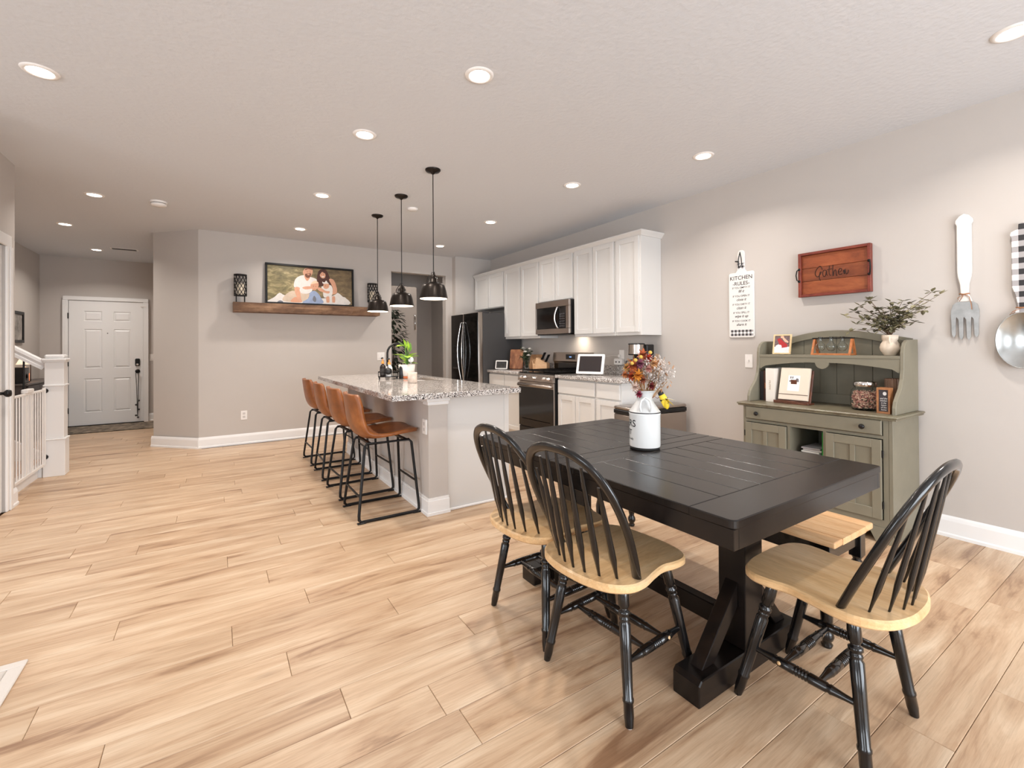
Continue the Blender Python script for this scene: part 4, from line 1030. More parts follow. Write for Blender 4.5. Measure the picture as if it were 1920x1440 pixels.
# dried bunch
rd = random.Random(21)
t = thing('dried_flowers', 'bunch of dried orange, plum and white flowers in the milk can', 'dried flowers', (mx_, my_, zt + .24))
zb = zt + .25
rv = Vector((_rt.x, _rt.y, 0)); fv = Vector((_fw.x, _fw.y, 0))
def fp(u, z, d=0): return Vector((mx_, my_, zt)) + rv * u + fv * d + Vector((0, 0, z))
M_straw = pm('dried_stem', (176, 132, 86), .8, var=.25, vscale=20)
stx = MB(); sprig = MB()
for k in range(60):
    u = rd.uniform(-.075, .115); z = rd.uniform(.30, .44) + .02 * (1 - abs(u) * 6); d = rd.uniform(-.05, .06)
    p0 = fp(rd.uniform(-.02, .02), .20, rd.uniform(-.02, .02)); p1 = fp(u, z, d); pm_ = p0.lerp(p1, .5) + Vector((rd.uniform(-.008, .008),) * 3)
    stx.tube([p0, pm_, p1], .0016, 4)
stx.build('stems', M_straw, t)
cols = [((-.055, .395, -.03), .030, (178, 92, 50)), ((-.04, .35, -.05), .026, (214, 142, 54)), ((-.06, .345, -.02), .022, (186, 84, 48)), ((-.01, .445, -.01), .027, (196, 112, 72)), ((-.03, .405, -.045), .024, (140, 78, 96)), ((-.075, .385, 0), .020, (206, 160, 92)), ((-.085, .352, -.01), .018, (188, 118, 70)), ((.012, .43, -.03), .020, (178, 62, 40)), ((-.05, .295, -.045), .022, (214, 190, 176)), ((-.032, .262, -.035), .018, (156, 54, 74)), ((.03, .405, -.04), .024, (216, 168, 118)), ((-.02, .33, -.05), .020, (150, 84, 58)), ((.004, .38, -.05), .018, (196, 140, 128)), ((.018, .30, -.045), .018, (120, 44, 44))]
for (u, z, d), r_, c_ in cols:
    f_ = MB(); cc = fp(u * 1.12, z, d); r_ *= 1.25
    for l in range(3):
        for k in range(9):
            a = 2 * PI * (k + .5 * l) / 9; el = R(10 + 30 * l)
            dv = (rv * math.cos(a) + Vector((0, 0, 1)) * math.sin(a)) * math.cos(el) - fv * math.sin(el)
            leaf(f_, cc, dv, r_ * (1 - .15 * l), r_ * .6)
    f_.build('bloom', pm('straw_%d_%d_%d' % c_, c_, .7, var=.2, vscale=60), t)
for (u, z, d) in ((-.03, .435, -.05), (-.055, .42, -.05), (.02, .455, -.03), (-.07, .405, -.045)):
    bmx = bmesh.new(); bmesh.ops.create_icosphere(bmx, subdivisions=2, radius=.009); f_ = MB().bm(bmx, 0, True); f_.xf(Matrix.Translation(fp(u, z, d))).build('button_bloom', pm('craspedia_yellow', (206, 170, 78), .8), t)
for k in range(1500):
    a = rd.uniform(-.2, 1.25); rr = rd.uniform(.09, .205) ; u = .012 + rr * math.sin(a) * .62; z = .235 + rr * math.cos(a * .75) * 1.0 * rd.uniform(.9, 1.05); d = rd.uniform(-.055, .06)
    leaf(sprig, fp(u, z, d), (rd.uniform(-1, 1), rd.uniform(-1, 1), rd.uniform(-.6, 1)), rd.uniform(.011, .019), .0075)
o = sprig.build('filler_sprigs', pm('statice_white', (222, 212, 204), .8, var=.2, vscale=50), t, kind='stuff')
pod = MB()
for k in range(26):
    q = fp(rd.uniform(-.05, .12), rd.uniform(.26, .41), rd.uniform(-.06, -.01)); leaf(pod, q, (rd.uniform(-.5, .5), rd.uniform(-.5, .5), 1), rd.uniform(.018, .03), .012)
pod.build('seed_pods', pm('pod_tan', (188, 138, 98), .8, var=.3, vscale=40), t, kind='stuff')
# yellow bee ornament wired to the can
t = thing('bee_ornament', 'yellow and black bee ornament clipped to the milk can', 'ornament', tuple(fp(.085, .235, -.02)))
M_bee = pm('bee_yellow', (240, 206, 56), .5); M_beek = pm('bee_black', (26, 24, 24), .6); M_beew = pm('bee_wing_white', (232, 226, 214), .5)
def fq(u, z, d=-.02): return fp(u, z, d)
MB().tube([fq(.070, .262), fq(.076, .252), fq(.090, .225), fq(.098, .20), fq(.102, .188)], [.008, .015, .019, .014, .004], 12).build('body', M_bee, t)
MB().tube([fq(.062, .272), fq(.070, .262), fq(.076, .254)], [.008, .014, .012], 10).build('head', M_beek, t)
for k in range(2):
    MB().tube([fq(.085 + k * .007, .236 - k * .016), fq(.087 + k * .007, .230 - k * .016)], .0198 - .003 * k, 12).build('stripe', M_beek, t)
for k, (u, z) in enumerate(((.135, .232), (.128, .205), (.072, .205))):
    w_ = MB(); p = fq(.085, .24, -.038); e_ = fq(u, z, -.05); leaf(w_, p, e_ - p, (e_ - p).length, .022); w_.build('wing', M_bee if k else M_beew, t)
for s_ in (-1, 1): MB().tube([fq(.066, .272), fq(.062 + s_ * .01, .285), fq(.06 + s_ * .014, .292)], .0012, 5).build('antenna', M_beek, t)
MB().tube([fq(.072, .25), fq(.055, .238), fq(.04, .248), fq(.03, .24)], .0014, 5).build('wire', pm('wire_red', (120, 50, 46), .5), t)

# ================================================================== HUTCH
M_sage = pm('sage_paint', (127, 121, 104), .5, var=.05, vscale=9, bmp=.06, bscale=60)
M_knob = pm('knob_black', (20, 18, 18), .25, .2)
t = thing('hutch', 'sage green hutch with arched open shelf top', 'hutch', (3.73, 1.55, 0))
hy0, hy1 = 1.075, 2.025; xf_, xb_ = 3.50, 3.955
for a, b2 in ((hy0, hy0 + .022), (hy1 - .022, hy1)): MB().box(xf_, xb_, a, b2, 0, .774, .002).build('base_side', M_sage, t)
MB().box(xb_ - .012, xb_, hy0 + .0225, hy1 - .0225, .02, .774).build('base_back', M_sage, t)
ff = MB(); ff.box(xf_, xf_ + .022, hy0 + .0225, 1.125, .10, .774).box(xf_, xf_ + .022, 2.0, hy1 - .0225, .10, .774).box(xf_, xf_ + .022, 1.125, 2.0, .652, .672).box(xf_, xf_ + .022, 1.125, 2.0, .762, .774).box(xf_, xf_ + .022, 1.442, 1.462, .145, .652).box(xf_, xf_ + .022, 1.678, 1.696, .145, .652).box(xf_, xf_ + .022, 1.125, 2.0, .10, .145)
ff.build('face_frame', M_sage, t)
MB().prism([(hy0, 0), (hy0 + .09, 0), (hy0 + .12, .06), (hy1 - .12, .06), (hy1 - .09, 0), (hy1, 0), (hy1, .0995), (hy0, .0995)], 'yz', xf_ - .006, xf_ + .016, b=.002).build('plinth', M_sage, t)
MB().box(xf_ + .023, xb_ - .013, hy0 + .0225, hy1 - .0225, .125, .144).build('bottom_shelf', M_sage, t)
for a, b2 in ((1.442, 1.462), (1.678, 1.696)): MB().box(xf_ + .0225, xb_ - .0125, a, b2, .145, .70).build('divider', M_sage, t)
MB().box(xf_ + .0225, xb_ - .0125, 1.4625, 1.6775, .43, .445).build('niche_shelf', M_sage, t)
dw = MB().prism([(1.127, .676), (1.997, .676), (1.997, .772), (1.127, .772)], 'yz', xf_ - .02, xf_ - .001, b=.008).build('drawer', M_sage, t)
for y in (1.225, 1.905):
    MB().lathe([(.007, 0), (.007, .008), (.015, .014), (.017, .02), (.013, .027), (0, .030)], 16, (xf_ - .02, y, .722), axis=(-1, 0, 0)).build('knob', M_knob, dw)
for a, b2, hs in ((1.13, 1.44, 1.13), (1.698, 2.0, 2.0)):
    d = MB(); x0 = xf_ - .02; x1 = xf_ - .001; w_ = .05
    z0, z1 = .15, .648; ym = (a + b2) / 2
    d.box(x0, x1, a, a + w_, z0, z1, .002).box(x0, x1, b2 - w_, b2, z0, z1, .002).box(x0, x1, a + w_, b2 - w_, z1 - .055, z1, .002).box(x0, x1, a + w_, b2 - w_, z0, z0 + .065, .002).box(x0 + .002, x1, ym - .014, ym + .014, z0 + .065, z1 - .055, .001)
    d.box(x0 + .011, x1, a + w_ - .002, b2 - w_ + .002, z0 + .063, z1 - .053)
    dd = d.build('door', M_sage, t)
    for z in (.24, .56): MB().cyl((xf_ - .012, hs - (.006 if hs < 1.5 else -.006), z - .022), (xf_ - .012, hs - (.006 if hs < 1.5 else -.006), z + .022), .005, n=8).build('hinge', M_black, dd)
MB().box(3.47, 3.957, 1.048, 2.052, .7745, .786, .003).box(3.462, 3.957, 1.040, 2.060, .786, .80, .005).build('worktop', wood('hutch_top_worn', (96, 82, 64), (118, 110, 90), (128, 124, 103), (2, 6, 6), .4, 2, rnd=False, bmp=.02), t)
so = [(3.955, .8005), (3.555, .8005), (3.556, .845), (3.572, .885), (3.612, .925), (3.655, .965), (3.685, 1.02), (3.697, 1.08), (3.70, 1.15), (3.702, 1.19), (3.712, 1.225), (3.735, 1.255), (3.77, 1.272), (3.81, 1.277), (3.955, 1.277)]
for a, b2 in ((hy0, hy0 + .022), (hy1 - .022, hy1)): MB().prism(so, 'xz', a, b2, b=.003).build('upper_side', M_sage, t)
iy0, iy1 = hy0 + .0225, hy1 - .0225
nb = 8
for k in range(nb):
    a = iy0 + (iy1 - iy0) * k / nb; b2 = iy0 + (iy1 - iy0) * (k + 1) / nb
    def zarch(y): u = (y - 1.55) / .4525; return 1.285 + .055 * (1 - u * u)
    MB().prism([(a + .001, .8005), (b2 - .001, .8005), (b2 - .001, zarch(b2)), (a + .001, zarch(a))], 'yz', 3.943, 3.955, b=.002).build('back_board', M_sage, t)
MB().box(3.930, 3.9425, iy0, iy1, .8005, .872, .002).build('back_rail', M_sage, t)
top = [(iy0 + (iy1 - iy0) * k / 20, 1.255 + .100 * (1 - ((k - 10) / 10) ** 2)) for k in range(21)]
bot = [(iy0 + (iy1 - iy0) * k / 20, 1.200 + .105 * (1 - ((k - 10) / 10) ** 2)) for k in range(20, -1, -1)]
MB().prism(top + bot, 'yz', 3.922, 3.9425, b=.002).build('arch_board', M_sage, t)
MB().box(3.70, 3.9215, iy0, iy1, 1.150, 1.170, .002).build('shelf', M_sage, t)
scal = [(iy0, 1.1495), (iy0, 1.058), (iy0 + .012, 1.060), (iy0 + .03, 1.075), (iy0 + .045, 1.082)]
for k in range(1, 9): u = k / 9; y = iy0 + .045 + (1.55 - .055 - iy0 - .045) * u; scal.append((y, 1.082 + .033 * math.sin(u * PI / 2)))
scal += arc(1.55, 1.115, .045, 180, 360, 10)
for k in range(8, 0, -1): u = k / 9; y = iy1 - .045 - (iy1 - .045 - 1.55 - .055) * u; scal.append((y, 1.082 + .033 * math.sin(u * PI / 2)))
scal += [(iy1 - .045, 1.082), (iy1 - .03, 1.075), (iy1 - .012, 1.060), (iy1, 1.058), (iy1, 1.1495)]
MB().prism(scal, 'yz', 3.703, 3.717).build('scalloped_apron', M_sage, t)

ZS = 1.1705; ZW = .8005
# shelf: framed snapshot
M_gold = wood('pale_frame_wood', (206, 176, 130), (224, 198, 152), (236, 214, 172), (6, 6, 6), .5)
t = thing('photo_frame', 'small gold framed snapshot on the hutch shelf', 'photo frame', (3.78, 1.865, ZS))
A = face_frame((3.77, 1.865, ZS + .003), R(180)) @ Matrix.Rotation(R(-10), 4, 'Y')
f = MB(); W2, HH = .068, .158
for a in ((-W2, W2, 0, .010), (-W2, W2, HH - .010, HH), (-W2, -W2 + .010, .010, HH - .010), (W2 - .010, W2, .010, HH - .010)): f.box(-.006, .006, *a)
f.xf(A).build('frame', M_gold, t)
pr = MB()
def pq(poly, mi, d=.0): pr.add([(.0015 + d, -x, z) for x, z in poly], [tuple(range(len(poly)))], mi)
pq([(-.058, .01), (.058, .01), (.058, .148), (-.058, .148)], 0)
pq([(-.058, .01), (.058, .01), (.058, .058), (.02, .062), (-.02, .056), (-.058, .06)], 1, .0003)
pq([(-.04, .056), (.0, .05), (.02, .075), (.04, .12), (.02, .13), (-.01, .10), (-.04, .078)], 2, .0006)
pq([(-.045, .09), (-.02, .098), (.0, .125), (-.01, .135), (-.03, .115), (-.048, .10)], 3, .0009)
pq([(.0, .055), (.045, .052), (.05, .066), (.03, .078), (.005, .072)], 1, .0009)
pq([(-.01, .128), (.012, .13), (.016, .144), (.0, .148), (-.012, .142)], 3, .0012)
pr.xf(A).build('print', [pm('print_dusk', (112, 92, 92), .5, var=.4, vscale=60), pm('print_white', (228, 224, 226), .5, var=.1, vscale=80), pm('print_red', (172, 44, 48), .5), pm('print_skin', (226, 178, 152), .5)], t)
MB().box(-.010, -.006, -.05, .05, .01, .14).xf(A).build('backing', M_black, t)
MB().prism([(-.004, .09), (-.075, -.012), (-.070, -.012), (-.004, .08)], 'xz', -.015, .015).xf(A @ Matrix.Translation((0, 0, .016))).build('easel_strut', M_black, t)
# bud vase rack
M_cop = wood('rack_wood', (164, 92, 48), (190, 116, 66), (210, 140, 88), (9, 9, 9), .4)
t = thing('bud_vase_rack', 'wooden rack holding three round glass bud vases', 'vase rack', (3.78, 1.505, ZS))
for y in (1.385, 1.625):
    for s_ in (-1, 1):
        MB().obox((3.775 + s_ * .025, y, ZS + .062), (s_ * .022, 0, -.058), (0, .007, 0), (.006, 0, .0025)).build('leg', M_cop, t)
for s_ in (-1, 1): MB().box(3.775 + s_ * .046 - .006, 3.775 + s_ * .046 + .006, 1.378, 1.632, ZS, ZS + .012, .001).build('bottom_rail', M_cop, t)
for y in (1.385, 1.625): MB().box(3.73, 3.82, y - .006, y + .006, ZS + .0005, ZS + .012).build('end_rail', M_cop, t)
MB().box(3.763, 3.787, 1.372, 1.638, ZS + .119, ZS + .127, .001).build('top_rail', M_black, t)
for k, y in enumerate((1.575, 1.505, 1.435)):
    lbv = ('left round glass bud vase hanging in the wooden rack', 'middle round glass bud vase hanging in the wooden rack', 'right round glass bud vase hanging in the wooden rack')[k]
    v_ = MB().lathe([(0, -.092), (.018, -.088), (.029, -.074), (.032, -.060), (.028, -.045), (.016, -.032), (.012, -.022), (.012, .004), (.016, .010), (.013, .010), (.0095, .0), (.0095, -.022), (.0135, -.034), (.0255, -.046), (.029, -.060), (.0265, -.073), (.017, -.085), (0, -.089)], 20, (3.745, y, ZS + .122))
    solo('bud_vase', lbv, 'vase', v_, pm('bud_glass', (244, 248, 248), 0.0, trans=1.0, ior=1.38), (3.745, y, ZS + .03), 'round bud vases in the rack')
# jug with branches
jx, jy = 3.80, 1.178
M_cer = pm('cream_ceramic', (224, 208, 188), .6, var=.06, vscale=14, bmp=.1, bscale=80)
t = thing('ceramic_jug', 'cream ceramic jug holding green leafy branches on the hutch', 'jug', (jx, jy, ZS))
MB().lathe([(.028, 0), (.034, .004), (.052, .035), (.056, .055), (.050, .078), (.040, .095), (.039, .102), (.043, .108), (.046, .138), (.043, .138), (.040, .110), (.035, .10), (.046, .078), (.05, .055), (0, .02)], 30, (jx, jy, ZS)).build('body', M_cer, t)
MB().tube([(jx - .040, jy - .012, ZS + .122), (jx - .060, jy - .016, ZS + .118), (jx - .066, jy - .018, ZS + .100), (jx - .056, jy - .016, ZS + .084)], .0055, 8, flat=1.5).build('handle', M_cer, t)
t = thing('branch_spray', 'spray of olive green leaves on thin twigs in the jug', 'branches', (jx, jy, ZS + .12))
rb = random.Random(5); M_ol = pm('olive_leaf', (112, 108, 82), .6, var=.35, vscale=30); M_ol2 = pm('olive_leaf_dark', (86, 82, 64), .6, var=.3, vscale=30); M_ol3 = pm('olive_leaf_pale', (148, 142, 112), .6, var=.25, vscale=30)
tw = MB(); zj = ZS + .125
# (lateral = toward -y in the picture's right, height, forward)
ends = [(-.235, .105, -.05), (-.20, .13, .0), (-.15, .155, -.04), (-.12, .19, .03), (-.09, .18, -.06), (-.17, .06, -.06), (-.12, .09, -.02), (-.06, .12, .02), (-.03, .14, -.05), (.0, .17, .02), (.03, .13, -.04), (.06, .17, .03), (.07, .12, -.05), (.10, .15, .0), (.12, .10, -.05), (.16, .13, .03), (.185, .165, -.02), (.225, .20, -.04), (.25, .19, .02), (.14, .06, -.03), (.08, .05, -.06), (-.05, .05, -.06), (-.21, .02, -.05), (.19, .115, -.06)]
for (u, z, d) in ends:
    e = Vector((min(jx + d, 3.93), jy - u, zj + z * 1.3 + .015)); p0 = Vector((jx, jy, zj)); m_ = p0.lerp(e, .5) + Vector((0, u * .08, .03))
    path = smooth_pts([p0, p0.lerp(m_, .55) + Vector((0, 0, .012)), m_, e], 3, False)
    tw.tube(path, [.0026 - .0016 * i / len(path) for i in range(len(path))], 5)
    for q, uu in ((e, 0), (Vector(path[-3]), 1), (Vector(path[-5]), 2), (Vector(path[-7]), 3)):
        if uu == 3 and rb.random() < .5: continue
        cl = MB(); n_ = 5 if uu == 0 else 4
        for k in range(n_):
            a = 2 * PI * k / n_ + rb.uniform(-.3, .3); dv = Vector((math.cos(a) * .8, math.sin(a), rb.uniform(-.6, .9)))
            if q.x > 3.90: dv.x = -abs(dv.x)
            leaf(cl, q + dv * .003, dv, rb.uniform(.034, .050), rb.uniform(.021, .029))
        cl.build('leaf_cluster', (M_ol, M_ol2, M_ol3)[rb.choice((0, 0, 1, 2))], t)
tw.build('twigs', pm('twig_brown', (104, 82, 62), .8), t)
# books on the worktop
def book(lab, y0, y1, x0, x1, h, cov, spine_txt=None, lean=0):
    b_ = thing('book', lab, 'book', ((x0 + x1) / 2, (y0 + y1) / 2, ZW), 'books on the hutch worktop')
    mc = pm('cover_%02x%02x%02x' % cov, cov, .45)
    MB().box(x0, x1, y0, y0 + .0025, ZW, ZW + h).box(x0, x1, y1 - .0025, y1, ZW, ZW + h).box(x0, x0 + .003, y0 + .0025, y1 - .0025, ZW, ZW + h).build('cover', mc, b_)
    MB().box(x0 + .004, x1 - .004, y0 + .003, y1 - .003, ZW + .003, ZW + h - .004).build('pages', pm('paper_pages', (232, 224, 208), .8), b_)
    if spine_txt:
        s_ = MB(); text_on(s_, spine_txt[0], spine_txt[1], lambda x, y: (x0 - .0006, (y0 + y1) / 2 + y - .004, ZW + h * .5 - x)); s_.build('spine_lettering', pm(*spine_txt[2]), b_)
book('tall dark book at the far left of the hutch worktop', 1.972, 1.998, 3.70, 3.90, .235, (34, 32, 36))
book('dark brown book beside the white cookbook spine', 1.945, 1.970, 3.70, 3.90, .24, (70, 42, 34), ('recipes', .016, ('print_orange', (206, 122, 66), .5)))
book('thick white book with photo edge on the hutch', 1.868, 1.935, 3.665, 3.90, .262, (232, 224, 214), ('half baked', .018, ('print_tan', (164, 138, 104), .5)))
# cookbook on a wooden stand
M_wal = wood('walnut_stand', (64, 34, 24), (98, 56, 38), (126, 78, 54), (4, 9, 9), .4)
t = thing('book_stand', 'dark wooden cookbook stand on the hutch worktop', 'book stand', (3.69, 1.745, ZW))
A = face_frame((3.665, 1.735, ZW), R(180)) @ Matrix.Rotation(R(-14), 4, 'Y')
MB().box(-.022, -.010, -.118, .118, .012, .262, .002).xf(A).build('back_board', M_wal, t)
MB().box(-.06, .034, -.125, .125, 0, .012, .002).xf(face_frame((3.665, 1.735, ZW), R(180))).build('ledge', M_wal, t)
MB().box(.026, .034, -.125, .125, .0125, .022, .001).xf(face_frame((3.665, 1.735, ZW), R(180))).build('lip', M_wal, t)
MB().prism([(-.02, .18), (-.115, 0), (-.100, 0), (-.02, .15)], 'xz', -.02, .02).xf(face_frame((3.665, 1.735, ZW), R(180))).build('strut', M_wal, t)
t = thing('cookbook', 'cream linen covered cookbook displayed on the wooden stand', 'book', (3.68, 1.735, ZW + .02), 'books on the hutch worktop')
MB().box(-.0085, .014, -.105, .105, .026, .275, .003).xf(A).build('cover', pm('linen_cream', (222, 208, 190), .8, bmp=.2, bscale=300), t)
p = MB().box(.0142, .0148, -.044, .040, .095, .215).xf(A).build('picture_label', pm('label_white', (240, 238, 234), .6), t)
g2 = MB()
for poly in ([(-.034, .165), (-.02, .168), (-.01, .18), (-.016, .195), (-.03, .19)], [(-.006, .168), (.034, .164), (.034, .176), (.01, .180)], [(.008, .19), (.016, .19), (.016, .207), (.008, .207)], [(.022, .19), (.03, .19), (.03, .207), (.022, .207)]):
    g2.add([(.0152, -a, z) for a, z in poly], [tuple(range(len(poly)))])
g2.xf(A).build('drawing', pm('ink_grey', (112, 106, 108), .6), p)
MB().box(.0142, .0165, -.106, .106, .066, .070).xf(A).build('elastic_band', pm('band_brown', (92, 66, 52), .6), t)
# jar of corks
qx, qy = 3.715, 1.292
t = thing('glass_jar', 'round glass storage jar with silver lid on the hutch', 'jar', (qx, qy, ZW))
MB().lathe([(.060, 0), (.074, .006), (.082, .03), (.083, .10), (.078, .130), (.060, .155), (.057, .165), (.056, .165), (.059, .154), (.0765, .129), (.0815, .10), (.0805, .03), (.0725, .0075), (0, .003)], 36, (qx, qy, ZW)).build('glass', M_glass, t)
MB().lathe([(.064, .160), (.066, .162), (.066, .188), (.060, .195), (0, .196)], 32, (qx, qy, ZW)).build('lid', M_chrome, t)
ck = MB(); rc = random.Random(9)
for k in range(420):
    a = rc.uniform(0, 2 * PI); z = .014 + rc.random() * .112; rm = .070 if .02 < z < .115 else .062; r_ = rm * (rc.random() ** .25)
    c = Vector((qx + r_ * math.cos(a), qy + r_ * math.sin(a), ZW + z)); d = Vector((rc.uniform(-1, 1), rc.uniform(-1, 1), rc.uniform(-.7, .7))).normalized() * .0075
    ck.tube([c - d, c + d], .0037, 6, mi=rc.randrange(3))
label(ck.build('cork_pieces', [pm('cork_pink', (226, 174, 154), .7), pm('cork_rose', (200, 138, 124), .7), pm('cork_tan', (236, 200, 172), .7)], origin=(qx, qy, ZW + .014)), 'small pink and tan pieces filling the glass jar', 'jar filling', kind='stuff')
# ribbed glass bowl and small block sign
M_amber = pm('ribbed_amber_glass', (196, 158, 132), .12, trans=.6)
rg = MB(); prof = [(.040, 0), (.046, .006), (.053, .16), (.054, .215), (.051, .215), (.050, .16), (.043, .01), (0, .008)]
nn = 48; vs = []; fs = []
for r_, z in prof:
    for k in range(nn):
        a = 2 * PI * k / nn; q = r_ * (1 + (.03 if k % 2 else -.02) * (1 if r_ > .03 else 0)); vs.append((3.82 + q * math.cos(a), 1.160 + q * math.sin(a), ZW + z))
for i in range(len(prof) - 1):
    for k in range(nn): k2 = (k + 1) % nn; fs.append((i * nn + k, i * nn + k2, (i + 1) * nn + k2, (i + 1) * nn + k))
rg.add(vs, fs, 0, False)
solo('ribbed_vase', 'tall ribbed amber glass vase in the hutch corner', 'vase', rg, M_amber, (3.82, 1.16, ZW))
t = thing('block_sign', 'small wooden box sign with dark face and white writing', 'sign', (3.64, 1.150, ZW))
M_box = wood('box_sign_wood', (136, 86, 50), (168, 112, 70), (190, 136, 92), (5, 5, 12), .5)
A = face_frame((3.612, 1.155, ZW), R(182))
b_ = MB()
for a in ((-.035, .035, 0, .012), (-.035, .035, .153, .165), (-.035, -.025, .012, .153), (.025, .035, .012, .153)): b_.box(-.05, .012, *a)
b_.xf(A).build('box', M_box, t)
MB().box(-.045, .004, -.0248, .0248, .0122, .1528).xf(A).build('face', pm('chalk_grey', (66, 60, 62), .7), t)
wr_ = MB()
for k, tx in enumerate(('and the', 'kitchen', 'is the', 'heart', 'of the', 'home')):
    vs, fs = text_geo(tx, .0145, .25); wr_.add([(.0045, v[0] * .85, .092 - k * .0145 + v[1]) for v in vs], fs)
wr_.add([(.0045, .006 + .010 * math.cos(a), .128 + .012 * math.sin(a)) for a in [2 * PI * k / 12 for k in range(12)]], [tuple(range(12))])
wr_.xf(A).build('lettering', pm('chalk_white', (226, 222, 218), .7), t)
# things in the hutch niche
solo('green_book', 'bright green book standing in the open niche of the hutch', 'book', MB().box(3.53, 3.74, 1.464, 1.482, .4455, .640, .002), pm('bright_green', (26, 136, 46), .5), (3.63, 1.473, .4455))
t = thing('paper_stack', 'stack of grey and white papers in the hutch niche', 'papers', (3.66, 1.57, .4455))
for k in range(5): MB().box(3.56 + .008 * (k % 2), 3.78, 1.50 + .006 * (k % 3), 1.63 - .008 * (k % 2), .446 + k * .013, .4575 + k * .013, .002).build('bundle', pm('paper_%d' % (k % 3), ((206, 202, 200), (160, 156, 158), (222, 220, 214))[k % 3], .8), t)

# ================================================================== RIGHT WALL DECOR
t = thing('cutting_board_sign', 'white cutting board wall sign listing kitchen rules', 'sign', (3.97, 2.305, 1.315))
yc = 2.305
bd = rrect(yc - .117, yc + .117, 1.315, 1.905, .018)
bd_out = []
body_ = arc(yc + .099, 1.333, .018, 270, 360, 4) + arc(yc + .099, 1.887, .018, 0, 90, 4) + [(yc + .05, 1.905), (yc + .036, 1.925), (yc + .034, 1.95), (yc + .034, 2.07)] + arc(yc, 2.07, .034, 0, 180, 8)[1:] + [(yc - .034, 1.95), (yc - .036, 1.925), (yc - .05, 1.905)] + arc(yc - .099, 1.887, .018, 90, 180, 4) + arc(yc - .099, 1.333, .018, 180, 270, 4)
MB().prism(body_, 'yz', 3.966, 3.979, b=.003).build('board', pm('sign_white', (228, 225, 221), .5), t)
tx = MB()
def ln(body, z, size, sx=1.0, shear=0.0): text_on(tx, body, size, lambda x, y: (3.9652, yc - x, z + y), shear, 0, sx)
ln('KITCHEN', 1.838, .050, 1.0); ln('-RULES-', 1.788, .046, 1.0)
for k, (a, b2) in enumerate((('IF YOU EMPTY IT', 'fill it'), ('IF YOU OPEN IT', 'close it'), ('IF YOU DIRTY IT', 'clean it'), ('IF YOU SPILL IT', 'wipe it up'), ('IF YOU COOK IT', 'share it'))):
    ln(a, 1.757 - k * .075, .0235, .95); ln(b2, 1.722 - k * .075, .034, .9, .35)
tx.build('lettering', pm('ink_black', (46, 42, 42), .6), t)
MB().box(3.9648, 3.966, yc - .108, yc + .100, 1.330, 1.385).build('gingham_band', gingham('gingham_small', .034, off=(.2, .0)), t)
MB().box(3.9648, 3.966, yc - .034, yc + .030, 1.935, 1.985).build('gingham_patch', gingham('gingham_small2', .034, off=(.2, .0)), t)
MB().tube([(3.955, yc, 2.085), (3.958, yc + .018, 2.03), (3.958, yc + .022, 1.97), (3.957, yc + .006, 1.945), (3.957, yc - .012, 1.975), (3.957, yc - .008, 2.03), (3.955, yc + .003, 2.086)], .0035, 6).tube([(3.953, yc + .045, 2.005), (3.953, yc + .02, 2.0), (3.953, yc + .012, 1.995)], .006, 6).build('cord_loop', M_black, t)
# tray
M_ced = wood('cedar_tray', (98, 44, 24), (150, 76, 40), (186, 106, 62), (7, 2.4, 9), .42, 1.1, knots=.95, tint=.35, spread=(.25, .5, .75))
M_cedf = wood('cedar_frame', (92, 34, 24), (124, 52, 36), (146, 70, 48), (7, 3, 7), .45)
t = thing('wooden_tray', 'red brown wooden serving tray hung on the wall', 'tray', (3.95, 1.569, 1.628))
ty0, ty1, tz0, tz1 = 1.327, 1.811, 1.627, 1.977
for k in range(3):
    a = tz0 + .02 + k * (tz1 - tz0 - .04) / 3
    MB().box(3.956, 3.970, ty0 + .02, ty1 - .02, a + .001, a + (tz1 - tz0 - .04) / 3 - .001, .0015).build('plank', M_ced, t)
MB().box(3.934, 3.975, ty0, ty0 + .020, tz0, tz1, .002).build('frame_rail', M_cedf, t); MB().box(3.934, 3.975, ty1 - .020, ty1, tz0, tz1, .002).build('frame_rail', M_cedf, t)
MB().box(3.934, 3.975, ty0 + .0205, ty1 - .0205, tz0, tz0 + .020, .002).build('frame_rail', M_cedf, t); MB().box(3.934, 3.975, ty0 + .0205, ty1 - .0205, tz1 - .020, tz1, .002).build('frame_rail', M_cedf, t)
for y, s_ in ((ty0 + .004, -1), (ty1 - .004, 1)):
    MB().tube([(3.932, y, 1.845), (3.920, y + s_ * .006, 1.840), (3.914, y + s_ * .010, 1.802), (3.920, y + s_ * .006, 1.764), (3.932, y, 1.759)], .0045, 8).lathe([(.010, 0), (.010, .003), (0, .004)], 10, (3.934, y + .004 * -s_, 1.850), axis=(-1, 0, 0)).lathe([(.010, 0), (.010, .003), (0, .004)], 10, (3.934, y + .004 * -s_, 1.754), axis=(-1, 0, 0)).build('handle', M_black, t)
def tmap(x, y):
    u = (x - 195) / 1435; top = 390 - 240 * u; bo = 1258 - 133 * u; v = (bo - y) / (bo - top)
    return (3.9545, ty1 - u * (ty1 - ty0), tz0 + v * (tz1 - tz0))
sc_ = MB()
